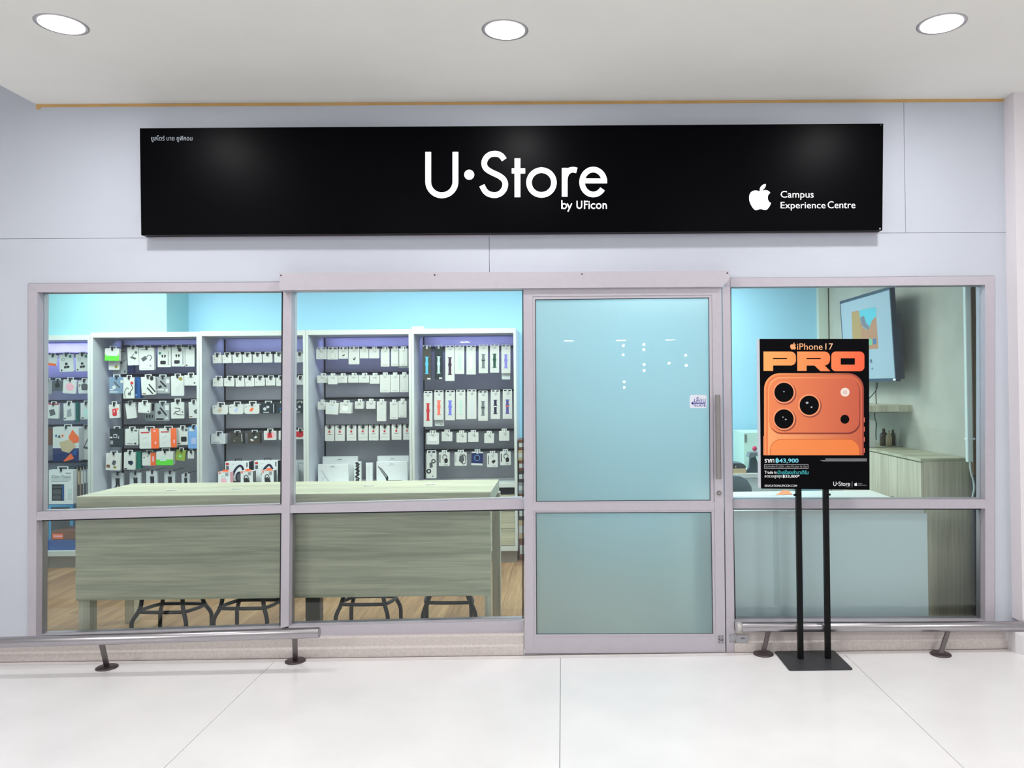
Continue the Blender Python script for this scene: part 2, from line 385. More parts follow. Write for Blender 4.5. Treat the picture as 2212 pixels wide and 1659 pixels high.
# floor of the concourse: big slabs with thin grout lines
flo = MB(); flo.box(-12, 12, -26, 0.05, -0.06, -0.006)
fo = struct(flo.build('floor', GROUT))
gx = [atz(605, 1425, 0).x, atz(1210.5, 1432, 0).x, atz(1840, 1420, 0).x]
gx0 = gx[1]; stp = (gx[2] - gx[0]) / 2
ybord = -0.115
for i in range(-4, 4):
    xa, xb = gx0 + i * stp + .0018, gx0 + (i + 1) * stp - .0018
    for ya, yb in ((ybord - stp, ybord), (ybord - 2 * stp, ybord - stp), (ybord - 3 * stp, ybord - 2 * stp)):
        mb = MB(); mb.box(xa, xb, ya + .0014, yb - .0014, -0.02, 0)
        mb.build('floor_slab', TERR, fo)
mb = MB(); mb.box(-9, 9, ybord + .0012, 0.05, -0.02, 0); mb.build('border_strip', mat((226, 221, 220), 0.35, name='border_terrazzo', noise=.05, nscale=12), fo)

mb = MB(); mb.box(-9, 9, -0.0685, -0.0605, -0.02, 0.0008); mb.build('floor_joint', mat((104, 92, 86), .9, name='dirty_joint', noise=.3, nscale=9), fo)
# curb under the windows
def curb(name, x0, x1, ys):
    o = MB()
    for (xa, ya), (xb, yb) in zip(ys[:-1], ys[1:]):
        A, B = at(xa, ya, -0.035), at(xb, yb, -0.035)
        pr = lambda x, zt: [(x, -0.035, zt), (x, -0.045, zt - .006), (x, -0.045, zt * .52), (x, -0.062, zt * .44), (x, -0.062, -0.01), (x, 0.09, -0.01), (x, 0.09, zt)]
        a_, b_ = pr(A.x, A.z), pr(B.x, B.z); n = 7
        o.add(a_ + b_, [tuple(range(n)), tuple(range(2 * n - 1, n - 1, -1))] + [(i, n + i, n + (i + 1) % n, (i + 1) % n) for i in range(n)])
    return struct(o.build(name, CURB))
curb('baseboard_left', 0, 0, [(-300, 1398), (60, 1388), (400, 1381), (687, 1376), (1131, 1369)])
curb('baseboard_right', 0, 0, [(1584, 1363), (1850, 1361.5), (2200, 1360)])

# ------------------------------------------------------------------ windows and door
w1 = node('window_1')
yf, yb, yg = -0.012, 0.085, 0.04
def member(name, poly, parent, y0=yf, y1=yb, m=ALU): return slab(name, poly, y0, y1, m, parent)
member('frame_jamb', [(61, 613), (81, 631), (77.5, 1376), (60, 1390)], w1)
member('frame_head', [(61, 612.5), (640, 609), (1131, 604), (1131, 624.5), (637, 627.5), (611, 628.6), (81, 631)], w1)
member('frame_mullion', [(611.6, 628), (630, 627), (623.5, 1356), (606, 1358)], w1)
member('frame_transom', [(80, 1106), (608.3, 1091.5), (608, 1108.7), (78.6, 1124)], w1)
member('frame_transom', [(626.7, 1091.5), (1131, 1077.4), (1131, 1100), (626.3, 1108.7)], w1)
member('frame_sill', [(77.5, 1375), (606, 1357), (624, 1353), (1131, 1341), (1131, 1368), (687, 1375), (61, 1391)], w1)
def pane(poly, parent, m=PGLASS, y=yg, gasket=True):
    o = slab('pane', poly, y, y + 0.006, m, parent)
    return o
pane([(79, 629), (613, 627), (609, 1094), (78, 1108)], w1)
pane([(628, 625), (1132, 623), (1132, 1079), (625, 1094)], w1)
pane([(77, 1122), (609, 1106), (607, 1359), (76, 1378)], w1)
pane([(624, 1106), (1132, 1098), (1132, 1343), (622, 1356)], w1)
def beads(rects, parent, y0, y1, wpx=4, m=GASKET):
    for (a, b, c, d) in rects:   # four corners tl, tr, br, bl
        mb = MB(); k = wpx
        for p, q, dx, dy in ((a, b, 0, 1), (b, c, -1, 0), (d, c, 0, -1), (a, d, 1, 0)):
            mb.prism(xz([p, q, (q[0] + dx * k, q[1] + dy * k), (p[0] + dx * k, p[1] + dy * k)], y0), y0, y1)
        mb.build('gasket', m, parent)
w2 = node('window_2')
member('frame_head', [(1577, 601), (2149, 596), (2128, 615), (1577, 619.4)], w2)
member('frame_jamb', [(2149, 596), (2148.5, 1372), (2128.5, 1364), (2128, 615)], w2)
member('frame_jamb', [(1566, 602), (1577.5, 602), (1587, 1364), (1576, 1364)], w2)
member('frame_transom', [(1581, 1079), (2128, 1079), (2128.5, 1098.5), (1582, 1098.5)], w2)
member('frame_sill', [(1585, 1342.5), (2128.5, 1341), (2149, 1362), (1585, 1364)], w2)
pane([(1572, 617), (2130, 613), (2130, 1081), (1578, 1081)], w2)
pane([(1579, 1096), (2130, 1096), (2130, 1343), (1582, 1345)], w2)
yq = yg - 0.006
beads([((81, 631), (611, 628.6), (608, 1092), (80, 1106)), ((630, 627), (1131, 624.5), (1131, 1078), (627, 1092)),
       ((78.6, 1124), (608, 1108.7), (606, 1357), (77.5, 1375)), ((626, 1108.7), (1131, 1100), (1131, 1341), (623.5, 1353))], w1, yq, yg, 2.6)
beads([((1577, 619.4), (2128, 615), (2128, 1079), (1581, 1079)), ((1582, 1098.5), (2128, 1098.5), (2128, 1341), (1587, 1342.5))], w2, yq, yg, 2.6)

# sliding track cover
tc_ = struct(slab('trim_1', [(603, 589.5), (1000, 588), (1576, 584.5), (1576.5, 602), (1560, 619.5), (1131, 622.5), (630, 626.5), (604, 627)], -0.085, -0.002, ALU))
for x, y in ((607, 595), (939, 594), (1257, 592), (1571, 590)):
    p = at(x, y, -0.085); MB().disc((p.x, -0.0855, p.z), 0.0048, 'y', 0.003, 12).build('screw', GASKET, tc_)
# fixed post right of the door
post = struct(slab('trim_2', [(1560.5, 620), (1577, 620), (1586.5, 1409), (1569.5, 1409)], -0.055, -0.013, ALU))

# sliding door leaf
door = node('door_1')
dy0, dy1 = -0.06, -0.02
def dm(name, poly, y0=dy0, y1=dy1, m=ALU, par=door): return slab(name, poly, y0, y1, m, par)
dm('door_stile', [(1130.5, 622.5), (1150, 622), (1153.5, 1411.5), (1133.5, 1411.5)])
dm('door_stile', [(1538, 620), (1558, 620), (1567, 1409.5), (1547, 1410)])
dm('door_rail', [(1150, 623), (1538, 621), (1538, 637), (1150, 640)])
dm('door_rail', [(1152, 1087), (1543, 1085), (1543, 1102.5), (1152, 1103.5)])
dm('door_rail', [(1153.5, 1377), (1547, 1375), (1547, 1410), (1153.5, 1411.5)])
def bead_frame(o, i):
    mb = MB()
    for k in range(4):
        j = (k + 1) % 4
        mb.prism(xz([o[k], o[j], i[j], i[k]], dy0 + .004), dy0 + .004, dy1 - .004)
    mb.build('glazing_bead', ALU, door)
bead_frame([(1150, 640), (1538, 637), (1542, 1085.5), (1152, 1087.5)], [(1156, 646.5), (1532, 642.5), (1535, 1081.5), (1157.5, 1084)])
bead_frame([(1152, 1103), (1543, 1102), (1547, 1375.5), (1153.5, 1377.5)], [(1157, 1107.5), (1537, 1106), (1541, 1369.5), (1158.5, 1371)])
beads([((1156, 646.5), (1532, 642.5), (1535, 1081.5), (1157.5, 1084)), ((1157, 1107.5), (1537, 1106), (1541, 1369.5), (1158.5, 1371))], door, dy0 + .012, dy0 + .016, 1.6)
o = dm('pane', [(1154, 644), (1534, 640), (1537, 1084), (1155, 1086)], dy0 + .016, dy0 + .022, [FROST, PGLASS]); [setattr(f, 'material_index', 0 if i == 0 else 1) for i, f in enumerate(o.data.polygons)]
o = dm('pane', [(1155, 1105), (1539, 1104), (1543, 1372), (1156, 1373.5)], dy0 + .016, dy0 + .022, [FROST, PGLASS]); [setattr(f, 'material_index', 0 if i == 0 else 1) for i, f in enumerate(o.data.polygons)]
hd = MB()
p0, p1 = at(1545.5, 853, -0.10), at(1558, 1035, -0.10)
hd.bbox(p0.x, p1.x, -0.105, -0.085, p1.z, p0.z, .004)
for zc in (p0.z - .05, p1.z + .05): hd.box(p0.x + .008, p1.x - .008, -0.086, dy0 + .001, zc - .012, zc + .012)
hd.build('handle', mat((158, 154, 152), 0.35, 0.8, name='satin_handle'), door)
p = at(1553, 1065, dy0)
lk = MB().disc((p.x, dy0, p.z), .0165, 'y', -.004, 24).disc((p.x, dy0 - .004, p.z), .012, 'y', -.004, 24, 1).disc((p.x, dy0 - .008, p.z), .007, 'y', -.002, 20)
lk.box(p.x - .001, p.x + .001, dy0 - .0108, dy0 - .009, p.z - .004, p.z + .004, 1)
lk.build('lock_cylinder', [mat((200, 198, 196), .25, .9, name='bright_steel'), STEELD], door)
hs = MB()
for (x0, y0, x1, y1, y) in ((1551, 1372, 1563.5, 1390, dy0 - .003),):
    a, b = at(x0, y0, y), at(x1, y1, y); hs.box(a.x, b.x, y, dy0, b.z, a.z)
    for u in (.22, .78):
        for v in (.15, .85): hs.disc((a.x + (b.x - a.x) * u, y - .0015, b.z + (a.z - b.z) * v), .003, 'y', .002, 8, 1)
    cxm, czm = (a.x + b.x) / 2, (a.z + b.z) / 2
    hs.tube([(cxm - .01, y, czm), (cxm - .008, y - .016, czm), (cxm + .008, y - .016, czm), (cxm + .01, y, czm)], .003, 8, mi=1)
hs.build('latch_staple', [mat((172, 172, 178), .4, .7, name='zinc'), STEELD], door)
# hasp on the post, hanging open
hp = MB(); y = -0.058
a, b = at(1575, 1370, y), at(1588.5, 1388, y); hp.box(a.x, b.x, y, -0.0545, b.z, a.z)
for u in (.25, .7):
    for v in (.15, .85): hp.disc((a.x + (b.x - a.x) * u, y - .0015, b.z + (a.z - b.z) * v), .003, 'y', .002, 8, 1)
hp.tube([(b.x + .001, y - .001, b.z), (b.x + .001, y - .001, a.z)], .004, 8)
c, d = at(1591, 1372, y), at(1616, 1388, y)
hp.prism([(b.x, b.z + .004), (c.x, d.z), (d.x, d.z), (d.x, c.z), (c.x, c.z), (b.x, a.z - .004)], y - .003, y)
m_ = at(1605, 1378.5, y); hp.box(m_.x - .012, m_.x + .01, y - .0045, y - .003, m_.z - .003, m_.z + .003, 1)
hp.build('hasp', [mat((172, 172, 178), .4, .7, name='zinc'), STEELD], post)
# slide sticker
yst = dy0 + .0155
st = MB().prism(xz(roundrect(1490, 853.5, 1526.5, 881.5, 4), yst), yst, yst + .0004).build('sticker', mat((222, 224, 236), .5, name='pale_vinyl'), door)
INK = mat((30, 26, 140), .5, name='navy_ink')
text('เลื่อน', (1500, 857, 1524, 869.5), yst - .0003, INK, st)
text('SLIDE', (1500, 873.5, 1525, 878.3), yst - .0003, INK, st, bold=.012)
MB().prism(xz([(1492.5, 871), (1498, 866.6), (1499.5, 866.6), (1496.5, 870), (1524, 870), (1524, 872), (1496.5, 872), (1499.5, 875.4), (1498, 875.4)], yst - .0003), yst - .0006, yst - .0002).build('arrow', INK, st)

# ------------------------------------------------------------------ shop interior shell
YB, YC = 2.64, 2.19                      # back wall, cabinet fronts
XR, XL = 2.45, -5.05
CEI = 2.72
mb = MB(); mb.box(XL, XR + .02, YB, YB + .1, 0, CEI); struct(mb.build('wall_back', BLUEW))
XRN = 2.575
def xw(y): return XRN + (XR - XRN) * (y - .13) / (YB - .13)
mb = MB(); mb.prismz([(xw(.13), .13), (xw(.13) + .12, .13), (xw(.13) + .12, YB), (XR, YB)], 0, CEI); struct(mb.build('wall_right', CONC))
mb = MB(); mb.box(XL - .1, XL, 0.1, YB, 0, CEI); struct(mb.build('wall_left', PALEW))
mb = MB(); mb.box(XL - .1, XR + .1, 0.1, YB + .1, CEI, CEI + .1); struct(mb.build('ceiling_shop', mat((235, 238, 236), .8, name='shop_ceiling')))
a = at(360, 680, 2.25).x
zb1, zb0_, xm = at(313, 717.5, YC).z + .003, at(148, 724, YC).z + .003, at(195.5, 900, YC).x
mb = MB(); mb.prism([(XL, zb0_), (xm - .002, zb0_), (xm - .002, zb1), (a, zb1), (a, CEI), (XL, CEI)], 2.25, YB); struct(mb.build('wall_bulkhead', PALEW))
a, b = at(1769, 700, 2.58).x, at(1789.5, 700, 2.58).x
mb = MB(); mb.box(a, b, 2.58, YB, 0, CEI); struct(mb.build('trim_3', mat((214, 226, 214), .5, name='white_column')))
mb = MB(); mb.box(b, b + .012, 2.57, 2.6, 0, CEI); struct(mb.build('trim_4', BLACK))
# laminate floor
fs = MB(); fs.box(XL, XR + .12, 0.05, YB, -0.05, -0.006)
fin = struct(fs.build('floor_shop', mat((90, 70, 50), .8, name='underlay')))
pw = 0.185; i = 0; x = XL
while x < XR + .1:
    y = 0.09 - (i * 0.47 % 1.25)
    while y < YB:
        ya, yb_ = max(0.09, y), min(YB, y + 1.25)
        if yb_ - ya > .05:
            q = MB(); q.box(x + .0008, min(x + pw, XR + .12) - .0008, ya + .0008, yb_ - .0008, -0.008, 0)
            q.build('plank', PLANK[(i * 5 + int(y * 3 + 9)) % 3], fin)
        y += 1.25
    x += pw; i += 1

# ------------------------------------------------------------------ downlights
GLOW = mat((250, 250, 255), 0.5, emit=6.0, name='lamp_diffuser')
for (px, py, lab) in ((133, 53, 'round recessed downlight above the left end of the black sign'),
                      (1091, 65, 'round recessed downlight above the middle of the black sign'),
                      (2034, 51.5, 'round recessed downlight above the right end of the black sign')):
    p = atz(px, py, cz)
    t = thing('downlight', lab, 'ceiling light', (p.x, p.y, cz), 'recessed downlights in the soffit')
    MB().lathe(p, [(.082, -.004), (.098, -.001), (.108, -.001), (.108, .0), (.104, .006), (.1, .03), (.092, .03), (.09, .004)]).build('trim_ring', mat((190, 188, 190), .3, .4, name='ring_metal'), t)
    MB().disc((p.x, p.y, cz - .0035), .09, 'z', .003, 40).build('diffuser', GLOW, t)
    l = bpy.data.lights.new('downlight_lamp', 'AREA'); l.shape = 'DISK'; l.size = .16; l.energy = 15; l.color = (1, .985, 1)
    o = bpy.data.objects.new('downlight_lamp', l); C.objects.link(o); o.location = (0, 0, -.012); o.parent = t

# ------------------------------------------------------------------ sign
SIGNB = mat((2, 2, 5), 0.35, name='black_acrylic', spec=.04)
LIT = mat((255, 255, 255), 0.5, emit=1.15, name='backlit_acrylic')
ys = -0.085
c0, c1, c2, c3 = at(302, 277, ys), at(1908, 267, ys), at(1906, 497.5, ys), at(305, 508, ys)
sg = thing('shop_sign', 'long black lightbox sign with white lettering above the windows', 'sign', ((c0.x + c1.x) / 2, 0, c3.z))
mb = MB(); mb.prism([(c0.x, c0.z), (c1.x, c1.z), (c2.x, c2.z), (c3.x, c3.z)], ys, -0.02); mb.build('lightbox', SIGNB, sg)
mb = MB()
e0, e1 = at(318, 512, -0.02), at(1897, 502, -0.02)
mb.prism([(e0.x, e0.z - .006), (e1.x, e1.z - .006), (e1.x, e1.z + .02), (e0.x, e0.z + .02)], -0.026, -0.0005)
mb.build('mounting_rail', ALU, sg)
s5 = 2212 / 400.0
def S1(x, y): return (300 + x / s5, 260 + y / s5)
text('ยูสโตร์ บาย ยูฟิคอน', (326.5, 292.5, 415.5, 307), ys - .0003, mat((175, 185, 196), .6, name='grey_vinyl'), sg)
k2 = 2212 / 480.0
def LG(T):
    """the logo's strokes; T maps drawing units to (x, z) on the plane"""
    out = []
    u = [(208, 178), (208, 473)] + arc(343.5, 473.5, 135.5, 135.5, 180, 360, 24) + [(479, 473), (479, 178)]
    S = smooth_path([(964, 254), (936, 217), (900, 199), (862, 196), (822, 205), (788, 232), (767, 272), (768, 312), (790, 348), (840, 380), (900, 408), (943, 436), (969, 470), (974, 508), (962, 550), (931, 586), (890, 605), (850, 606), (806, 593), (770, 562), (743, 511)], 4)
    tt = [(1096, 242), (1096, 627)]; tb = [(1040, 366), (1172, 366)]
    o_ = arc(1335, 482, 124, 123, 0, 360, 40)
    r1 = [(1566, 338), (1566, 622)]; r2 = smooth_path([(1566, 470), (1572, 420), (1592, 380), (1620, 360), (1652, 354), (1686, 362)], 5)
    e1_ = [(1740, 466), (1988, 466)]; e2 = arc(1850, 477, 111, 124, 4, 326, 36)
    return [('U', [(u, 56)]), ('S', [(S, 55)]), ('t', [(tt, 57), (tb, 50)]), ('o', [(o_, 54)]), ('r', [(r1, 56), (r2, 54)]), ('e', [(e1_, 46), (e2, 54)])], (616, 404, 49)
def put_logo(T, scale, y0, y1, m, parent, joined=False):
    letters, dot = LG(T); allmb = MB()
    for n, parts in letters:
        mb = allmb if joined else MB()
        for k, (pts, wd) in enumerate(parts): strip(mb, pts, wd, y0 - k * .00008, y1, 0, T)
        if not joined: mb.build('letter', m, parent)
    mb = allmb if joined else MB()
    mb.prism([T(q) for q in arc(dot[0], dot[1], dot[2], dot[2], 0, 350, 35)], y0, y1)
    mb.build('lettering' if joined else 'letter', m, parent)
Tsign = lambda q: (lambda p: (p.x, p.z))(at(880 + q[0] / k2, 290 + q[1] / k2, ys))
put_logo(Tsign, 1, ys - .004, ys, LIT, sg)
by = MB()
for k, (pts, wd) in enumerate([([(1538, 657), (1538, 743)], 11), (arc(1561, 716, 22, 24, 0, 360, 24), 10.5), ([(1592, 690), (1616, 742)], 11), ([(1636, 690), (1598, 771)], 11),
        ([(1689, 664), (1689, 711)] + arc(1712, 713, 23, 25, 180, 360, 14) + [(1735, 711), (1735, 664)], 11), ([(1764, 663), (1764, 743)], 11), ([(1757, 670), (1797, 670)], 10.5), ([(1764, 699), (1792, 699)], 10.5),
        ([(1809, 690), (1809, 743)], 10.5), ([(1809, 668), (1809, 680)], 11), (arc(1853, 716, 23, 23, 48, 312, 20), 10.5), (arc(1905, 716, 22, 23, 0, 360, 24), 10.5), ([(1949, 688), (1949, 743)], 10.5), ([(1949, 716)] + arc(1965, 712, 15, 18, 160, 0, 10) + [(1981, 712), (1981, 743)], 10.5)]):
    strip(by, pts, wd, ys - .0025 - k * .00006, ys, 0, Tsign)
by.build('lettering', LIT, sg)
B_, L_ = apple_poly(1641.5, 426, 56)
mb = MB(); mb.prism(xz(B_, ys), ys - .004, ys); mb.prism(xz(L_, ys), ys - .004, ys); mb.build('logo', LIT, sg)
text('Campus', (1686.5, 412.5, 1757.5, 431.5), ys - .002, LIT, sg, bold=-.004, t=.002)
text('Experience', (1686.5, 436.2, 1783, 454.6), ys - .002, LIT, sg, bold=-.004, t=.002)
text('Centre', (1788, 434.8, 1847.5, 450), ys - .002, LIT, sg, bold=-.004, t=.002)
q = at(1901, 494, ys - .004); MB().disc((q.x, ys - .004, q.z), .006, 'y', .004, 10).build('corner_clip', mat((120, 120, 125), .3, .8, name='clip_metal'), sg)
q = at(1903, 270, ys - .004); MB().disc((q.x, ys - .003, q.z), .004, 'y', .003, 10).build('corner_clip', mat((90, 90, 95), .3, .8, name='clip_metal'), sg)

# ------------------------------------------------------------------ low steel rails
def rail(name, label, ends, feet, closed_end):
    """ends: two (px, py, Y) of the tube axis; feet: (px, py) on the floor"""
    a, b = at(*ends[0]), at(*ends[1]); z = (a.z + b.z) / 2
    t = thing(name, label, 'rail', ((a.x + b.x) / 2, (a.y + b.y) / 2, 0), 'low steel rails before the windows')
    r = .0285
    tb = MB(); d = (b - a).normalized()
    tb.tube([a, a + d * .003, b - d * .003, b], [r * .93, r, r, r * .93], 24); tb.build('rail_tube', STEEL, t)
    for fx, fy, tx in feet:
        f = atz(fx, fy, 0.004); u = (at(tx, 900, a.y).x - a.x) / (b.x - a.x); top = a + (b - a) * u - Vector((0, 0, r - .004))
        pm = MB(); w2_ = .0125
        q0 = [(f.x - w2_, f.y - w2_ * .5, .008), (f.x + w2_, f.y - w2_ * .5, .008), (f.x + w2_, f.y + w2_ * .5, .008), (f.x - w2_, f.y + w2_ * .5, .008)]
        q1 = [(top.x - w2_, top.y - w2_ * .5, top.z), (top.x + w2_, top.y - w2_ * .5, top.z), (top.x + w2_, top.y + w2_ * .5, top.z), (top.x - w2_, top.y + w2_ * .5, top.z)]
        pm.hexa(q0 + q1); po = pm.build('post', STEELD, t)
        fl = MB().lathe((f.x, f.y, 0), [(.0, .0), (.056, .0), (.056, .005), (.05, .009), (.0, .011)], 28); fl.build('foot_flange', mat((92, 82, 84), .45, .7, name='worn_flange'), po)
rail('guard_rail', 'low steel tube rail ending before the second shop window', ((-420, 1401.0, -0.34), (690, 1366.5, -0.30)), [(231, 1441, 213), (638, 1427, 629)], True)
rail('guard_rail', 'low steel tube rail passing behind the poster stand', ((1602, 1354.5, -0.115), (2480, 1352.0, -0.115)), [(1649, 1411.5, 1654), (2032, 1412.5, 2041)], True)
g2 = bpy.data.objects['guard_rail.001']
mb = MB(); a = at(1591, 1354.5, -0.115); b = at(1602, 1354.5, -0.115)
mb.tube([a, b], .026, 20); mb.build('end_sleeve', mat((196, 194, 192), .5, .3, name='sleeve_metal'), g2)

# ------------------------------------------------------------------ poster stand
yp = -0.215                                      # poster face
bl, br_ = atz(1705, 1448, .004), atz(1845, 1448, .004); tl, tr = atz(1676, 1407, .004), atz(1806, 1406.5, .004)
stand = thing('poster_stand', 'black two-legged stand holding a black and orange phone poster', 'poster stand', ((bl.x + br_.x) / 2, (bl.y + tl.y) / 2, 0))
yk = max(min(tl.y, tr.y), -0.10)
PB = [(bl.x, bl.y), (br_.x, br_.y), (br_.x, -.068), (bl.x, -.068)]
def rrect(x0, x1, y0, y1, r, n=6):
    P = []
    for cx, cy, a in ((x1 - r, y1 - r, 0), (x0 + r, y1 - r, 90), (x0 + r, y0 + r, 180), (x1 - r, y0 + r, 270)):
        P += [(cx + r * math.cos(math.radians(a + 90 * i / n)), cy + r * math.sin(math.radians(a + 90 * i / n))) for i in range(n + 1)]
    return P
MB().prismz(rrect(bl.x, br_.x, bl.y, -.066, .014), 0, .006).build('base_plate', mat((58, 60, 63), .5, .1, name='black_powder_coat'), stand)
ypole = atz(1726, 1425, 0).y
POLE = mat((7, 7, 10), .45, 0.0, name='black_pole', spec=.2)
for x0, x1 in ((1721.5, 1732.5), (1780.5, 1791.5)):
    a, b = at(x0, 1250, ypole).x, at(x1, 1250, ypole).x
    mb = MB(); zt = at(1730, 1040, ypole).z
    mb.box(a, b, ypole - .012, ypole + .012, .006, zt); po = mb.build('pole', POLE, stand)
    mb = MB(); zc = at(1726, 1069, ypole).z
    sd = -1 if x0 < 1750 else 1; xe = a if sd < 0 else b
    mb.tube([(xe, ypole, zc), (xe + sd * .012, ypole, zc)], .006, 10); mb.build('clamp_screw', POLE, po)
b0, b1, b2, b3 = at(1640.5, 732, yp), at(1877, 732, yp), at(1878.5, 1058, yp), at(1643.5, 1055.5, yp)
BLK = mat((5, 4, 7), .45, name='black_print', spec=.06)
mb = MB(); th = .062
mb.prism([(b0.x, b0.z), (b1.x, b1.z), (b2.x, b2.z), (b3.x, b3.z)], yp + .002, yp + th)
bd = mb.build('board', mat((236, 238, 244), .5, name='white_foam_board'), stand)
mb = MB(); mb.prism([(b0.x + .001, b0.z), (b1.x, b1.z), (b2.x, b2.z), (b3.x + .001, b3.z)], yp, yp + .002)
ps = mb.build('poster', BLK, bd)
X0, X1 = at(1650, 850, yp).x, at(1866, 850, yp).x
def ink(name, poly, m, k, par=bd): return MB().prism(xz(poly, yp), yp - .0004 * k, yp).build(name, m, par)
OG = lambda a, b: gradient('orange_print', a, b, X0 - stand.location.x, X1 - stand.location.x)
z4 = lambda x, y: (1620 + x / 7.9, 720 + y / 7.9)
GR = OG((252, 172, 98), (250, 98, 66))
def zp(P): return [z4(*q) for q in P]
ink('letter', zp([(230, 312), (700, 312)] + [(740, 322), (768, 348), (783, 385), (785, 470), (772, 510), (745, 536), (705, 548)] + [(395, 548), (395, 641), (232, 641)]), GR, 1)
ink('letter', zp([(805, 312), (1280, 312), (1320, 322), (1350, 350), (1365, 390), (1365, 460), (1350, 505), (1320, 535), (1275, 548), (1370, 645), (1200, 645), (1100, 549), (967, 549), (967, 641), (808, 641)]), GR, 1)
ink('letter', zp(roundrect(1388, 312, 1953, 646, 75, 6)), GR, 1)
for r in ((390, 420, 632, 441), (963, 420, 1209, 441), (1548, 425, 1790, 535)): ink('letter_counter', zp(roundrect(*r, 8, 3)), BLK, 2)
TXO = gradient('headline_print', (250, 166, 110), (252, 200, 160), at(1706, 748, yp).x - stand.location.x, at(1800, 748, yp).x - stand.location.x)
text('iPhone', (1722, 741.8, 1777, 755.6), yp - .0005, TXO, bd)
text('17', (1783, 741.8, 1799.5, 755.2), yp - .0005, TXO, bd)
B_, L_ = apple_poly(1713.2, 747.6, 15); mb = MB(); mb.prism(xz(B_, yp), yp - .0005, yp); mb.prism(xz(L_, yp), yp - .0005, yp); mb.build('logo', mat((250, 165, 108), .5, name='orange_print_flat'), bd)
# the printed handset
base = OG((248, 150, 92), (190, 88, 62))
ink('handset_print', roundrect(1650.5, 806, 1866, 983.5, 34, 10, (1, 1, 0, 0)), OG((250, 160, 100), (150, 66, 60)), 1)
ink('handset_print', roundrect(1654, 810, 1862.5, 983.4, 31, 10, (1, 1, 0, 0)), OG((235, 130, 80), (205, 100, 70)), 2)
ink('handset_print', roundrect(1659, 814, 1858.5, 983.3, 28, 10, (1, 1, 0, 0)), OG((252, 170, 112), (196, 92, 66)), 3)
ink('camera_plateau_print', roundrect(1662, 818.5, 1858, 938, 27, 10), OG((172, 76, 52), (120, 52, 50)), 4)
ink('camera_plateau_print', roundrect(1661, 817.5, 1856.5, 934.5, 27, 10), OG((240, 138, 88), (196, 92, 70)), 5)
ink('back_panel_print', roundrect(1663, 948, 1857, 983.4, 26, 10, (1, 1, 0, 0)), OG((200, 96, 56), (190, 86, 52)), 5)
ink('back_panel_print', roundrect(1664, 949, 1856, 983.3, 25, 10, (1, 1, 0, 0)), OG((248, 146, 84), (236, 128, 66)), 6)
LENS = mat((9, 8, 10), .4, name='lens_print', spec=.06); GLN = mat((170, 175, 185), .4, name='lens_glint')
for cx, cy in ((1693.2, 847.6), (1747.8, 875.3), (1693.2, 905)):
    ink('lens_print', arc(cx + 1.8, cy + 1.8, 25, 25, 0, 355, 40), mat((150, 66, 48), .5, name='ring_shade_print'), 6)
    ink('lens_print', arc(cx, cy, 24, 24, 0, 355, 40), mat((246, 150, 104), .5, name='ring_print'), 7)
    ink('lens_print', arc(cx, cy, 20.8, 20.8, 0, 355, 40), LENS, 8)
for cx, cy, r in ((1693, 846, 1.6), (1743, 870, 3), (1752.5, 879.5, 2.2), (1691, 901, 1.6), (1697, 906, 2)): ink('glint_print', arc(cx, cy, r, r * .8, 0, 350, 12), GLN, 9)
ink('flash_print', arc(1825, 847.2, 9.8, 9.6, 0, 355, 30), mat((236, 218, 208), .5, name='flash_print'), 7)
ink('flash_print', arc(1825, 847.2, 4.5, 4.5, 0, 355, 20), mat((214, 192, 182), .5, name='flash_core_print'), 8)
ink('sensor_print', arc(1824.7, 905.6, 9.5, 9.6, 0, 355, 30), LENS, 7)
for y in (902, 922, 944, 968): ink('button_print', quad(1866, y, 1868, y + 10), mat((226, 110, 76), .5, name='button_print'), 1)
ink('button_print', quad(1648.8, 942, 1651, 983), mat((236, 140, 92), .5, name='button_print2'), 1)
WP = mat((240, 240, 242), .5, name='white_print'); CYP = mat((120, 215, 235), .5, name='cyan_print'); TEP = mat((60, 190, 195), .5, name='teal_print'); GRP = mat((170, 170, 172), .5, name='grey_print')
yt = yp - .0004
text('ราคา', (1651.5, 991.5, 1672.5, 999.5), yt, WP, bd, bold=.02)
text('B43,900', (1675.5, 990.5, 1725, 1001), yt, CYP, bd, bold=.02); ink('currency_bar', quad(1677.8, 988.8, 1679.4, 1000.6), CYP, 2)
fr = MB()
for r in ((1651, 1003, 1746, 1003.9), (1651, 1011.6, 1746, 1012.5), (1651, 1003.9, 1652, 1011.6), (1745, 1003.9, 1746, 1011.6)): fr.prism(xz(quad(*r), yp), yp - .0004, yp)
fr.build('text_border', GRP, bd)
text('เริ่มต้นเพียง ฿1,220/ด. | ผ่อน 0% สูงสุด 36 เดือน', (1653.5, 1004.6, 1743.5, 1011.2), yt, GRP, bd)
text('Trade in', (1651.5, 1017, 1677.5, 1023.5), yt, WP, bd, bold=.015)
text('นำเครื่องเก่ามาเทิร์น', (1679.5, 1015, 1746.5, 1024.5), yt, TEP, bd, bold=.01)
text('ลดรวมสูงสุด', (1651.5, 1026.5, 1689, 1033.5), yt, WP, bd, bold=.01)
text('B33,000*', (1691, 1025.8, 1727.5, 1032.8), yt, WP, bd, bold=.02); ink('currency_bar', quad(1692.6, 1024.8, 1693.7, 1033), WP, 2)
text('EDUCATION.UFICON.COM', (1652, 1047, 1721.5, 1051.5), yt, WP, bd, bold=.01)
fr = MB()
for x0, x1, y in ((1783, 1872.5, 990.4), (1783, 1872.5, 992), (1772, 1872.5, 994.2), (1776, 1872.5, 995.6)): fr.prism(xz(quad(x0, y, x1, y + .7), yp), yp - .0003, yp)
fr.build('fine_print', GRP, bd)
kk = (1836.5 - 1800) / (1990 - 180)
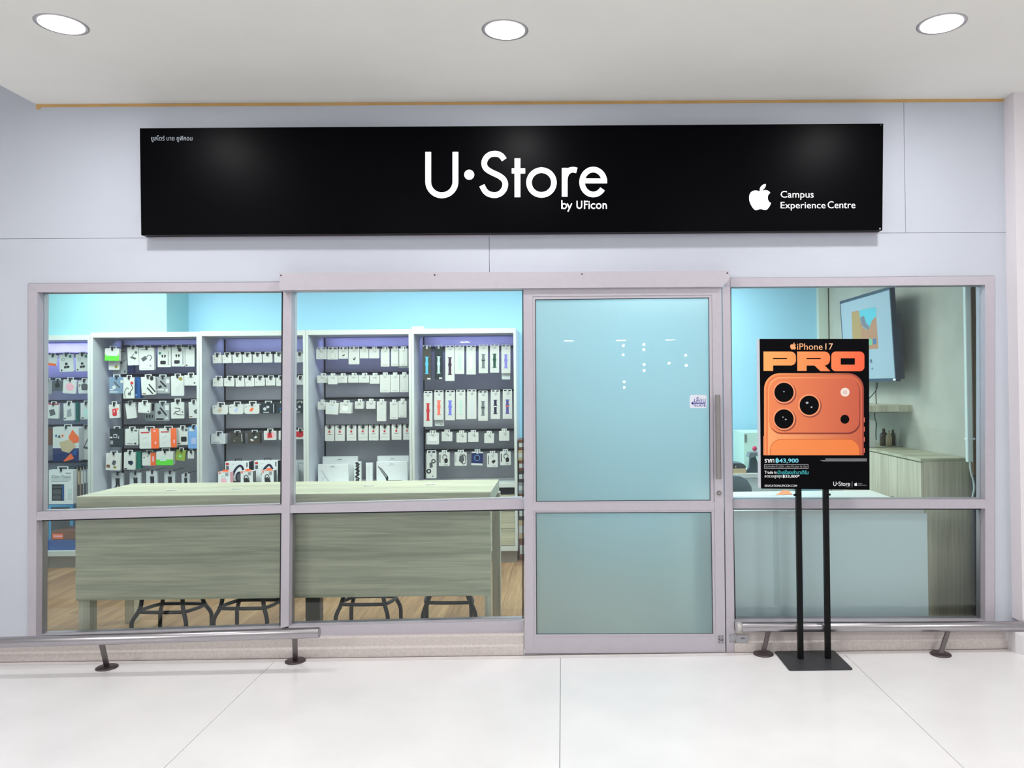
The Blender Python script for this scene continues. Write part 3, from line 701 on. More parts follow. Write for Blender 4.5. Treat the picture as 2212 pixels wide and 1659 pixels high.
put_logo(lambda q: (lambda p: (p.x, p.z))(at(1800 + (q[0] - 180) * kk, 1040.5 + (q[1] - 178) * kk, yp)), 1, yp - .0005, yp, WP, bd, True)
ink('divider_line', quad(1840.3, 1039.5, 1841, 1052.5), GRP, 1)
B_, L_ = apple_poly(1848.5, 1046, 7.5); mb = MB(); mb.prism(xz(B_, yp), yp - .0005, yp); mb.prism(xz(L_, yp), yp - .0005, yp); mb.build('logo', WP, bd)
text('Campus', (1853.5, 1043.5, 1862.5, 1046.3), yt, GRP, bd); text('Experience Centre', (1853.5, 1047, 1871.5, 1049.8), yt, GRP, bd)
text('by UFicon', (1827, 1050.5, 1836.5, 1052.8), yt, GRP, bd)

# ------------------------------------------------------------------ display table behind the left windows
yt0 = 0.13
tl_, tr_ = at(165, 1077.5, yt0), at(1060, 1058, yt0); ztop = (tl_.z + tr_.z) / 2
bk_l, bk_r = atz(281, 1052, ztop), atz(1077, 1034.5, ztop); yt1 = yt0 + 0.60
table = thing('display_table', 'long pale ash table with a deep front panel behind the left windows', 'table', ((tl_.x + tr_.x) / 2, (yt0 + yt1) / 2, 0))
mb = MB(); tk = 0.075
mb.loft([(tl_.x, ztop - tk, tr_.x, ztop - .002, yt0), (tl_.x, ztop - tk, tr_.x, ztop, yt0 + .002), (tl_.x, ztop - tk, tr_.x, ztop, yt1)]); mb.build('table_top', TABLE, table)
yfp = yt0 + .006
pl, pr = at(163, 1200, yfp).x, at(1060, 1200, yfp).x
zb = (at(300, 1300, yfp).z + at(900, 1284, yfp).z) / 2
mb = MB(); mb.box(pl, pr, yfp, yfp + .02, zb, ztop - tk); mb.build('front_panel', TABLE, table)
lw = .07
for x0, x1, ya in ((pl + .004, at(189, 1330, yfp).x, yfp + .022), (at(1046, 1330, yfp).x, pr - .004, yfp + .022), (at(268, 1330, yt1 - .1).x, at(288, 1330, yt1 - .1).x, yt1 - lw - .02), (at(1064, 1300, yt1 - .1).x, at(1081, 1300, yt1 - .1).x, yt1 - lw - .02)):
    mb = MB(); mb.box(x0, x1, ya, ya + lw, 0, ztop - tk); mb.build('leg', TABV, table)
mb = MB(); mb.box(at(664.5, 1320, .5).x, at(695, 1320, .5).x, .46, .53, 0, ztop - tk); o = mb.build('leg', mat((78, 76, 64), .5, name='dark_laminate'), table); o['label'] = 'dark middle leg'
for i, (px, py) in enumerate(((372, 1059.5), (512, 1056), (797, 1049.5), (931, 1047))):  # four small white arcs lying on the table top
    p = atz(px, py, ztop); mb = MB()
    pts = [(p.x + .03 * math.cos(t), p.y - .022 * math.sin(t), p.z + .0045) for t in [PI * k / 10 for k in range(11)]]
    mb.tube(pts, .0035, 8); pos = ('nearest the left end of the table', 'second from the left end of the table', 'third from the left end of the table', 'nearest the right end of the table')[i]
    tag(mb.build('white_arc', mat((250, 252, 252), .3, emit=0, name='white_gloss')), 'small white curved piece on the table, ' + pos, 'clip', 'white arcs on the table')

# ------------------------------------------------------------------ stools behind the table panel
TUBE = mat((40, 46, 46), .35, .5, name='black_tube'); SEAT = mat((52, 52, 54), .7, name='black_seat_pad')
def stool(label, feet, ring_py, seat_z=.62):
    """feet: px, py, depth Y of four floor points, going round"""
    F_ = []
    for px, yy in feet:
        F_.append(Vector((at(px, 1345, yy).x, yy, 0)))
    c = sum(F_, Vector()) / 4
    zr = sum(at(px, ring_py, c.y).z for px, _ in feet) / 4
    t = thing('bar_stool', label, 'stool', (c.x, c.y, 0), 'stools behind the display table')
    inner = []
    for f in F_:
        d = f - c; k = c + d * .60 ; k2_ = c + d * .74
        pts = smooth_path([tuple(c + d * q + Vector((0, 0, h))) for q, h in ((1, 0), (1, zr * .42), (.98, zr * .68), (.84, zr * .98), (.77, zr * 1.22), (.74, zr * 1.6), (.68, seat_z * .7), (.6, seat_z))], 4)
        mb = MB(); mb.tube(pts, .0125, 10); mb.build('leg', TUBE, t)
        inner.append(c + d * .86)
    R_ = []
    for i in range(4):
        a, b = inner[i], inner[(i + 1) % 4]
        for u in (.06, .28, .5, .72, .94):
            q = a + (b - a) * u; q = c + (q - c) * (1.0 + .10 * math.sin(PI * u)); R_.append((q.x, q.y, zr))
    mb = MB(); mb.tube(smooth_path(R_, 3, True), .011, 10, True); mb.build('footrest_ring', TUBE, t)
    mb = MB(); mb.lathe((c.x, c.y, seat_z), [(0, 0), (.15, 0), (.17, .012), (.172, .035), (.16, .05), (0, .055)], 32); mb.build('seat', SEAT, t)
stool('black tubular bar stool under the left end of the display table', [(284, .29), (402, .27), (457, .47), (346, .49)], 1313)
stool('black tubular bar stool under the table next to the window mullion', [(461, .28), (577, .27), (616, .47), (512, .48)], 1305)
stool('black tubular bar stool under the table right of its dark middle leg', [(725, .28), (838, .27), (866, .46), (759, .47)], 1297)
stool('black tubular bar stool under the right end of the display table', [(913, .29), (1028, .28), (1018, .48), (922, .49)], 1293)

# ------------------------------------------------------------------ display cabinets along the back wall
CABN = ('leftmost cabinet', 'second cabinet', 'middle cabinet', 'fourth cabinet', 'rightmost cabinet')
CABD = ('white display cabinet with a violet glow, cut off by the left window jamb',
        'white display cabinet with many coloured accessory packs, second from the left',
        'white display cabinet with headphone and speaker boxes, behind the window mullion',
        'white display cabinet of plain white packs and red-logo gift cards',
        'white display cabinet with two rows of watch bands, beside the door')
edges = [-38, 195.5, 431, 661, 889.5, 1116]
tops = [724, 717.5, 714.5, 712, 709.5]
RAILS = [(764, 818, 866, 919, 997), (747, 810, 864, 918.5, 970.5), (762, 812, 866, 927), (751, 806, 860, 919), (750, 844, 929, 972)]
LEDC = [((.36, .34, 1.0), 8.0), ((.42, .46, 1.0), 1.5), ((.42, .46, 1.0), 1.7), ((.42, .42, 1.0), 2.3), ((.42, .42, 1.0), 2.3)]
ybk = YB - 0.012
CAB = []
ztoe = at(1100, 1192, YC).z
for k in range(5):
    x0, x1 = at(edges[k], 900, YC).x, at(edges[k + 1], 900, YC).x
    zt = at((max(edges[k], 100) + edges[k + 1]) / 2, tops[k], YC).z
    zbase = .105; t_ = .021
    t = thing('display_cabinet', CABD[k], 'cabinet', ((x0 + x1) / 2, (YC + YB) / 2, 0), 'display cabinets along the back wall')
    CAB.append(t)
    x0 += .001; x1 -= .001
    for xa, xb in ((x0, x0 + t_), (x1 - t_, x1)):
        mb = MB(); mb.box(xa, xb, YC, YB - .002, zbase, zt); mb.build('side_panel', MELS, t)
        mb = MB(); mb.box(xa, xb, YC - .003, YC, zbase, zt); mb.build('edge_band', MEL, t)
    mb = MB(); mb.box(x0 + t_, x1 - t_, YC, YB - .002, zt - .042, zt); mb.build('top_panel', MEL, t)
    mb = MB(); mb.box(x0 + t_, x1 - t_, ybk, YB - .002, zbase + .04, zt - .042); mb.build('back_panel', BACKP, t)
    mb = MB(); mb.box(x0 + t_, x1 - t_, YC, YB - .002, zbase, zbase + .042); mb.build('bottom_panel', MEL, t)
    mb = MB(); mb.box(x0 + .01, x1 - .01, YC + .04, YB - .01, 0, zbase); mb.build('toe_kick', mat((150, 144, 136), .5, name='toe_kick'), t)
    for xa in (x0 + t_ + .001, x1 - t_ - .013):
        mb = MB(); mb.box(xa, xa + .012, ybk - .008, ybk, zbase + .3, zt - .045); mb.build('slotted_upright', BLACK, t)
    cxp = (max(edges[k], 100) + edges[k + 1]) / 2
    for yy in RAILS[k]:
        zr = at(cxp, yy, ybk - .02).z
        mb = MB(); mb.box(x0 + t_ + .014, x1 - t_ - .014, ybk - .024, ybk - .008, zr - .009, zr + .009); mb.build('hook_rail', BLACK, t)
    # shelf at counter height carrying the standing boxes, and the drawers below
    zsh = .0
    if k:
        zsh = at(1095, 1045, YC).z if k > 1 else at(300, 1086, YC).z
        mb = MB(); mb.box(x0 + t_, x1 - t_, YC + .01, ybk - .03, zsh - .033, zsh); mb.build('shelf', MEL, t)
        zd1 = zsh - .06 - .035; zd0 = zbase + .045; n = 3
        for q in range(n):
            za, zb_ = zd0 + (zd1 - zd0) * q / n + .002, zd0 + (zd1 - zd0) * (q + 1) / n - .002
            mb = MB(); mb.box(x0 + t_ + .002, x1 - t_ - .002, YC + .004, YC + .022, za, zb_); mb.build('drawer_front', TABLE, t)
    c_, p_ = LEDC[k]
    l = bpy.data.lights.new('cabinet_led', 'AREA'); l.shape = 'RECTANGLE'; l.size = (x1 - x0) * .85; l.size_y = .015; l.energy = p_; l.color = c_
    o = bpy.data.objects.new('cabinet_led', l); C.objects.link(o); o.parent = t
    o.location = (0, ybk - .10 - t.location.y, zt - .05); o.rotation_euler = (math.radians(25), 0, 0)
    mb = MB(); mb.box(x0 + .05, x1 - .05, ybk - .115, ybk - .085, zt - .049, zt - .042); mb.build('led_strip', mat((150, 150, 200), .4, name='led_housing'), t)
    t['xa'], t['xb'], t['zsh'] = x0 + t_, x1 - t_, zsh

# ------------------------------------------------------------------ goods
PAL = {'w': (210, 214, 208), 'ww': (226, 231, 230), 'lg': (206, 214, 212), 'g': (150, 156, 158), 'dg': (84, 88, 92), 'k': (26, 28, 32), 'gr': (96, 208, 60), 'tl': (20, 110, 96),
       'b': (32, 84, 150), 'lb': (118, 168, 222), 'bg': (116, 144, 168), 'nv': (34, 44, 96), 'or': (242, 108, 52), 'rd': (196, 40, 48), 'pk': (240, 178, 190), 'ol': (150, 140, 50), 'br': (120, 78, 56),
       'sb': (92, 190, 235), 'aq': (196, 232, 222), 'pu': (52, 24, 56), 'pg': (190, 216, 204), 'pp': (226, 230, 226), 'gy': (112, 122, 122), 'dk': (14, 76, 58), 'lv': (136, 132, 214),
       'co': (244, 116, 98), 'pw': (112, 120, 216), 'ny': (16, 20, 56), 'vi': (86, 78, 150), 'db': (22, 40, 46), 'od': (66, 64, 56), 'sv': (196, 202, 206), 'yg': (150, 170, 70), 'tn': (196, 176, 140), 'bl2': (176, 190, 226)}
PM = {k: mat(v, .45, name='print_' + k) for k, v in PAL.items()}
CLEAR = mat((170, 180, 182), .25, name='clear_blister')
def MI(used, c):
    if c not in used: used.append(c)
    return used.index(c)
def motif(mb, used, shapes, rect, Y, tr, dy=.0009):
    x0, y0, x1, y1 = rect; W = x1 - x0; H = y1 - y0
    def cv(u, v): return tr((x0 + u * W, y0 + v * H))
    for n, s in enumerate(shapes):
        k = s[0]; ya = Y - dy - n * .00025; mi = MI(used, s[-1])
        if k == 'r': mb.prism([cv(u, v) for u, v in ((s[1], s[2]), (s[3], s[2]), (s[3], s[4]), (s[1], s[4]))], ya, Y, mi)
        elif k == 'rr': mb.prism([tr(p) for p in roundrect(x0 + s[1] * W, y0 + s[2] * H, x0 + s[3] * W, y0 + s[4] * H, s[5] * W, 4)], ya, Y, mi)
        elif k == 'e': mb.prism([tr(p) for p in arc(x0 + s[1] * W, y0 + s[2] * H, s[3] * W, s[4] * W, 0, 340, 17)], ya, Y, mi)
        elif k == 'p': mb.prism([cv(u, v) for u, v in s[1]], ya, Y, mi)
        elif k == 'l': strip(mb, smooth_path([(x0 + u * W, y0 + v * H) for u, v in s[1]], 3), s[2] * W, ya, Y, mi, tr)
        elif k == 'ring': strip(mb, arc(x0 + s[1] * W, y0 + s[2] * H, s[3] * W, s[3] * W, 0, 360, 24), s[4] * W, ya, Y, mi, tr)
        elif k == 'apple':
            B2, L2 = apple_poly(x0 + s[1] * W, y0 + s[2] * H, s[3] * W); mb.prism([tr(p) for p in B2], ya, Y, mi); mb.prism([tr(p) for p in L2], ya, Y, mi)
def pack(kind, label, group, rect, Y, body='w', tab=5, tilt=0.0, depth=.018, shapes=(), cab=None, hook='k', bevel=True, tabw=.5, stand_z=None):
    """one hanging (or standing) box: rect in pixels on the plane Y of its front"""
    x0, y0, x1, y1 = rect; cx = (x0 + x1) / 2
    a = math.radians(tilt); ca, sa = math.cos(a), math.sin(a); py_ = y0 - tab * .6
    def tr(p):
        dx, dy = p[0] - cx, p[1] - py_
        q = at(cx + dx * ca - dy * sa, py_ + dx * sa + dy * ca, Y); return (q.x, q.z)
    r = min(x1 - x0, y1 - y0) * (.06 if bevel is True else bevel)
    outline = roundrect(x0, y0, x1, y1, r, 3)
    mb = MB(); mb.prism([tr(p) for p in outline], Y, Y + depth)
    o = mb.build(kind, PM[body] if body != 'clear' else CLEAR); o['_o'] = (0, 0, 0)
    if tab:
        tw = (x1 - x0) * tabw / 2; mb = MB(); yt_ = y0 - tab; tm = min(1.6, tab * .3)
        P4 = [(cx - tw, y0), (cx - tw, yt_), (cx + tw, yt_), (cx + tw, y0), (cx + tw - tm * 1.6, y0), (cx + tw - tm * 1.6, yt_ + tm), (cx - tw + tm * 1.6, yt_ + tm), (cx - tw + tm * 1.6, y0)]
        mb.prism([tr(p) for p in P4], Y + depth * .5, Y + depth * .5 + .0012)
        mb.build('hang_tab', PM['w' if body in ('w', 'ww', 'gr', 'or', 'aq') else 'lg'], o)
    if shapes:
        used = []; mb = MB(); motif(mb, used, shapes, rect, Y, tr); mb.build('printed_face', [PM[c] for c in used], o)
    if cab is not None:
        yh = y0 - (tab * .45 if tab else 2); p = at(cx, yh, Y)
        mb = MB(); mb.tube([(p.x, ybk - .024, p.z), (p.x, Y - .006, p.z)], .0022, 6)
        q0, q1 = at(cx - 1.9, yh - 1.5, Y - .008), at(cx + 1.9, yh + 6.5, Y - .008)
        mb.box(q0.x, q1.x, Y - .009, Y - .006, q1.z, q0.z)
        mb.build('peg_hook', PM[hook], CAB[cab])
    return tag(o, label, {'headphone_box': 'box'}.get(kind, 'package'), group)
ORD = ('first', 'second', 'third', 'fourth', 'fifth', 'sixth', 'seventh', 'eighth', 'ninth', 'tenth')
ROWN = ('top', 'second', 'third', 'fourth', 'fifth', 'sixth')
def row(cab, r, Y, items, hook='k'):
    n = len(items)
    for i, it in enumerate(items):
        kw = dict(it[2]) if len(it) > 2 else {}
        desc = it[1]; kind = kw.pop('kind', 'accessory_box'); dy = kw.pop('dy', 0.0); hk = kw.pop('hang', True)
        lab = f'{desc}, {ORD[i]} from left, {ROWN[r]} row, {CABN[cab]}'.replace('dark olive watch band pack with a sky', 'olive watch pack with a sky').replace('long white watch', 'long watch')
        pack(kind, lab, f'packs hanging in the {CABN[cab]}', it[0], Y + dy, cab=cab if hk else None, hook=hook, **kw)
YH = 2.34
CABLE = lambda c='dg': [('l', [(.3, .85), (.25, .6), (.55, .5), (.75, .3)], .05, c), ('r', .22, .72, .38, .86, c), ('r', .66, .22, .84, .36, c)]
LINES = [('r', .12, .07, .6, .10, 'g'), ('r', .12, .90, .7, .925, 'lg')]
BUDS = [('e', .36, .44, .07, .09, 'k'), ('e', .56, .44, .07, .09, 'k'), ('l', [(.36, .44), (.38, .54)], .05, 'k'), ('l', [(.56, .44), (.54, .54)], .05, 'k'), ('rr', .2, .68, .62, .86, .08, 'k'), ('r', .78, .2, .84, .9, 'g'), ('e', .17, .3, .09, .09, 'tl')]
DISCS = [('e', .5, .55, .1, .1, 'k'), ('e', .42, .74, .1, .1, 'k'), ('e', .62, .72, .1, .1, 'k'), ('ring', .28, .3, .1, .03, 'g'), ('r', .72, .05, .88, .2, 'tl'), ('r', .1, .86, .2, .95, 'k')]
# leftmost cabinet
row(0, 0, YH, [((103, 767, 124, 790), 'white and orange pack', dict(tilt=7, shapes=[('r', 0, .76, 1, 1, 'or'), ('r', .1, .2, .7, .6, 'lg')])),
    ((127.5, 765.5, 157.5, 803), 'white pack with three black discs', dict(shapes=DISCS, tilt=-2)), ((163, 765, 191, 802), 'white pack with black discs', dict(shapes=DISCS, tilt=-1))])
row(0, 1, YH, [((94, 822, 112, 851), 'clear grey pack', dict(body='g', shapes=[('r', .3, .1, .5, .9, 'lg')])), ((113, 822, 135, 845), 'dark grey pack', dict(body='dg', shapes=[('e', .5, .45, .25, .25, 'k')])),
    ((137, 820, 165, 850), 'white pack with a pink hexagon', dict(tilt=3, shapes=[('p', [(.28, .3), (.6, .22), (.86, .45), (.78, .75), (.45, .84), (.2, .6)], 'pk')] + LINES)),
    ((169, 822, 193, 850), 'white pack with a dark rounded speaker', dict(shapes=[('rr', .28, .25, .85, .75, .15, 'dg'), ('l', [(.3, .4), (.1, .3), (.12, .5)], .04, 'k')] + LINES))])
row(0, 2, YH, [((103, 872, 127, 904), 'white pack with a dark tile and red edge', dict(tilt=2, shapes=[('r', 0, 0, 1, .07, 'rd'), ('p', [(.15, .45), (.6, .35), (.75, .72), (.3, .85)], 'dg')])),
    ((137, 871, 160, 908), 'white pack with a grey luggage tag', dict(shapes=[('p', [(.35, .4), (.7, .3), (.75, .75), (.3, .82)], 'g'), ('r', .05, .85, .2, .92, 'k')], tilt=-1)),
    ((161, 869, 169, 912), 'narrow teal pack', dict(body='tl', dy=.05, tab=0, hang=False)), ((174, 870.5, 196, 906), 'white pack with an aqua panel', dict(shapes=[('rr', .35, .35, .85, .85, .05, 'aq'), ('r', .1, .88, .3, .94, 'k')]))])
row(0, 3, YH - .02, [((100, 925, 112, 962), 'brown box', dict(body='br', dy=.08, tab=0, hang=False)), ((114, 922, 170.5, 996.5), 'large white, orange and blue box', dict(depth=.06, tabw=.3, shapes=[('r', .0, .62, 1, 1, 'nv'), ('r', .8, .0, 1, .25, 'lg'), ('p', [(.6, .3), (.75, .08), (1, .3), (1, .44), (.72, .5)], 'or'), ('p', [(.25, .45), (.65, .36), (.9, .56), (.62, .76), (.35, .7)], 'tn'), ('p', [(.4, 1), (.7, .76), (.82, .92), (.5, 1)], 'or'), ('p', [(.08, .23), (.18, .23), (.13, .31)], 'b'), ('p', [(.2, .31), (.3, .31), (.25, .23)], 'k'), ('p', [(.33, .23), (.43, .23), (.38, .31)], 'or'), ('p', [(.7, .8), (.92, .62), (.92, .84)], 'b')])),
    ((173, 922, 196, 992.5), 'tall white pack with a dark tablet', dict(tilt=0, dy=.072, shapes=[('p', [(.3, .65), (.9, .2), (1, .22), (1, .72)], 'dg'), ('p', [(.45, .6), (1, .25), (1, .62)], 'lg')]))])
# front stack of sleeves in the leftmost cabinet
pack('case_box', 'large cream box lettered iClara Classic with a dark window, beside the table end', 'tablet case boxes', (105.5, 1015, 158, 1089), YC + .06, body='ww', tab=7, depth=.05, cab=0, tabw=.45, bevel=.02,
     shapes=[('r', .13, .42, .63, .90, 'k'), ('r', .16, .47, .58, .53, 'dg'), ('rr', .16, .57, .52, .72, .05, 'dg'), ('rr', .16, .74, .5, .87, .08, 'dg'), ('r', .55, .44, .62, .88, 'b'), ('r', .8, .55, .95, .85, 'lg'), ('r', .82, .57, .92, .68, 'aq'), ('r', .7, .08, .9, .1, 'g'), ('r', .1, .27, .9, .285, 'lg'), ('r', .1, .31, .8, .325, 'lg')])
_o = [o for o in bpy.data.objects if o.name == 'case_box'][0]
text('iClara Classic', (111, 1026, 153, 1033), YC + .06 - .003, PM['g'], _o, bold=.01)
for i, (xa, ya, xb, yb, c) in enumerate(((160, 1013, 166, 1078, 'lg'), (167.5, 1011, 173, 1076, 'tn'), (174.5, 1010, 180, 1074, 'lg'), (181.5, 1009, 186.5, 1072, 'sv'), (188, 1008, 192.5, 1070, 'lg'))):
    pack('case_sleeve', f'thin upright tablet case sleeve, {ORD[i]} right of the cream lettered box', 'tablet case boxes', (xa, ya, xb, yb), YC + .14, body=c, tab=0, depth=.04, cab=0, shapes=[('r', .1, .55, .9, .98, 'dg'), ('r', .1, .1, .5, .5, 'w')])
# lower deck of the leftmost cabinet: boxes on the bottom panel
zb0 = .1476
def stander(kind, label, rect, Y, depth, body, shapes=(), cat='box', zbot=zb0, group=None, extra=None):
    x0, y0, x1, y1 = rect; A, B = at(x0, y0, Y), at(x1, y0, Y)
    mb = MB(); mb.bbox(A.x, B.x, Y, Y + depth, zbot, (A.z + B.z) / 2, .0015)
    o = mb.build(kind, PM[body]); o['_o'] = (0, 0, 0); yb_ = 0
    # pixel row of the base for the print
    base = at((x0 + x1) / 2, 1000, Y); ppm = F / (Y + D); yb_ = y0 + ((A.z + B.z) / 2 - zbot) * ppm
    if shapes:
        used = []; mb = MB(); motif(mb, used, shapes, (x0, y0, x1, yb_), Y, lambda p: (at(p[0], p[1], Y).x, at(p[0], p[1], Y).z)); mb.build('printed_face', [PM[c] for c in used], o)
    return tag(o, label, cat, group)
zblue = at(130, 1166, YC + .05).z
stander('storage_box', 'flat blue box on the bottom panel of the leftmost cabinet', (98, 1167, 190, 1187), YC + .05, .26, 'b', zbot=zb0)
stander('flat_carton', 'reddish brown box lying on the blue box in the leftmost cabinet', (111, 1147, 190, 1163), YC + .06, .24, 'br', [('r', .03, .3, .32, .9, 'or'), ('r', .06, .5, .3, .7, 'pk')], zbot=at(130, 1167, YC + .05).z + .001)
stander('framed_case', 'bright blue edged tablet case standing behind the reddish brown box', (105, 1091, 158, 1163), YC + .33, .03, 'sb', [('r', .1, .05, .86, 1, 'dg')], zbot=zb0)
# second cabinet
row(1, 0, YH, [((226.7, 752.5, 257.6, 779.4), 'white and bright green pouch', dict(tilt=1, dy=-.05, depth=.03, body='w', shapes=[('r', 0, .5, 1, 1, 'gr'), ('p', [(.1, .5), (.3, .25), (.6, .4), (.9, .3), (.9, .6), (.1, .6)], 'lg')])),
    ((234.8, 756, 257.3, 799), 'white pack with an olive dot', dict(tab=0, hang=False, shapes=[('e', .72, .84, .15, .15, 'ol'), ('r', .1, .6, .5, .63, 'g')])), ((243.8, 754, 273.9, 808), 'grey clear pack with a dark plug', dict(dy=.04, tab=0, hang=False, body='g', shapes=[('e', .6, .55, .09, .07, 'k'), ('l', [(.65, .52), (.95, .42)], .05, 'dg'), ('r', .8, .85, .92, .95, 'dg'), ('r', .6, .08, .9, .12, 'dg')])),
    ((274.7, 750, 298.5, 789), 'white pack with a dark hub', dict(tilt=-2, dy=-.02, shapes=[('p', [(.22, .58), (.35, .5), (.8, .6), (.68, .7)], 'dg'), ('l', [(.5, .55), (.45, .45), (.6, .38)], .05, 'dg'), ('e', .78, .3, .12, .12, 'dg')])), ((273, 770, 290, 806), 'navy pack', dict(body='nv', dy=.06, tab=0, hang=False)),
    ((300, 751, 332, 799.7), 'large white pack with a dark adapter', dict(tilt=-1, dy=-.02, depth=.03, shapes=[('p', [(.12, .48), (.42, .36), (.56, .5), (.28, .62)], 'dg'), ('l', [(.5, .42), (.68, .33), (.86, .42), (.72, .58)], .05, 'dg'), ('r', .7, .76, .82, .84, 'g')] + LINES)),
    ((340.6, 750, 369, 793), 'white earbud pack with a green dot', dict(shapes=BUDS)), ((370.7, 749, 399, 791.6), 'white earbud pack with a round badge', dict(shapes=BUDS[:5] + [('e', .62, .16, .14, .14, 'k'), ('e', .6, .9, .12, .09, 'pg'), ('r', .82, .2, .9, .9, 'g')])),
    ((400, 750, 420, 792), 'white pack with pale earphones', dict(shapes=[('l', [(.35, .3), (.45, .45), (.55, .7)], .04, 'lg'), ('ring', .6, .62, .12, .04, 'lg'), ('r', .08, .9, .25, .95, 'k')])), ((421, 749, 426, 792), 'thin teal pack edge', dict(body='tl', dy=.05, tab=0, hang=False))])
row(1, 1, YH, [((235.6, 814, 266.5, 850), 'blue grey clear pack', dict(body='bg', shapes=[('l', [(.35, .3), (.75, .65)], .1, 'dg'), ('p', [(.2, .6), (.4, .5), (.5, .68), (.3, .76)], 'lg'), ('r', .05, .74, .3, .8, 'w'), ('r', .8, .2, .97, .38, 'lg'), ('r', .05, .88, .6, .94, 'lg')])),
    ((266.5, 815, 289.3, 860.7), 'tall white pack with a black cable', dict(dy=-.04, shapes=[('l', [(.2, .98), (.12, .7), (.35, .5), (.5, .55)], .05, 'k'), ('l', [(.7, .35), (.9, .5), (.7, .65), (.6, .8)], .06, 'k'), ('r', .45, .72, .72, .84, 'dg'), ('e', .8, .27, .14, .14, 'rd')])),
    ((287, 815, 303, 860), 'blue box', dict(body='b', depth=.05, tab=0, hang=False, shapes=[('r', .3, .8, .6, .9, 'lb')])), ((304, 813.6, 334, 853), 'white pack with two dark connectors', dict(tilt=-3, dy=-.03, shapes=[('l', [(.42, .6), (.8, .95)], .09, 'k'), ('l', [(.55, .42), (.98, .85)], .09, 'k'), ('r', .08, .9, .3, .95, 'br'), ('e', .78, .1, .13, .16, 'k')])),
    ((335, 814, 366.6, 850), 'grey clear pack with a dark plug', dict(body='g', shapes=[('l', [(.35, .25), (.75, .6)], .11, 'k'), ('p', [(.2, .58), (.4, .5), (.48, .62), (.28, .7)], 'k'), ('r', .75, .15, .98, .38, 'w'), ('r', .1, .74, .6, .82, 'w'), ('p', [(.7, .78), (.85, .7), (.9, .88), (.72, .9)], 'w')])),
    ((369, 812, 396.7, 855), 'white pack with an olive badge', dict(tilt=-1, shapes=[('e', .76, .15, .14, .14, 'ol'), ('l', [(.3, .7), (.9, .3)], .04, 'lg'), ('l', [(.4, .75), (.9, .42)], .04, 'lg')])), ((398, 810, 425, 833), 'short white pack', dict(shapes=[('r', .3, .2, .7, .25, 'g'), ('e', .82, .75, .07, .07, 'dg')]))])
row(1, 2, YH, [((234.8, 873.8, 256.8, 903), 'white pack with a red case', dict(tilt=-3, tab=7, shapes=[('rr', .32, .3, .75, .85, .1, 'rd'), ('e', .8, .35, .13, .13, 'co'), ('r', .45, .4, .55, .6, 'pk')])), ((269.8, 870.5, 291, 904), 'crumpled white pack', dict(tilt=-7, shapes=[('e', .7, .2, .1, .1, 'lg'), ('p', [(.6, .8), (.8, .75), (.75, .95)], 'lg')])),
    ((299, 869.7, 325, 891.7), 'short white pack', dict(tilt=2, dy=-.03, shapes=[('r', .4, .1, .6, .15, 'g'), ('e', .85, .85, .06, .06, 'dg')])), ((313.7, 872, 334, 910), 'grey pack with black strokes', dict(body='g', dy=.06, tab=0, hang=False, shapes=[('r', .1, .62, .25, .8, 'k'), ('r', .4, .62, .55, .8, 'k'), ('r', .7, .62, .85, .8, 'k'), ('r', .7, 0, .95, .4, 'k')])),
    ((335, 871, 365.8, 908.7), 'grey clear pack with a dark plug', dict(body='g', shapes=[('l', [(.35, .25), (.8, .7)], .11, 'k'), ('p', [(.15, .5), (.35, .42), (.45, .6), (.25, .66)], 'k'), ('r', .72, .12, .98, .4, 'w'), ('r', .08, .86, .6, .96, 'k'), ('p', [(.7, .86), (.9, .78), (.88, .92)], 'w')])),
    ((369, 869, 397, 904), 'white pack with a black curled cable', dict(tilt=-1, tab=8, dy=-.02, shapes=[('l', [(.3, .35), (.7, .4), (.6, .55), (.3, .6), (.5, .75), (.95, .78)], .05, 'k'), ('r', .2, .66, .28, .74, 'k'), ('r', .85, .55, .92, .66, 'dg')])), ((407, 868, 428, 903), 'white pack with a dark charger', dict(tilt=-2, shapes=[('p', [(.5, .55), (.8, .45), (1, .6), (.85, .78), (.6, .72)], 'dg'), ('r', .05, .88, .35, .94, 'br')]))])
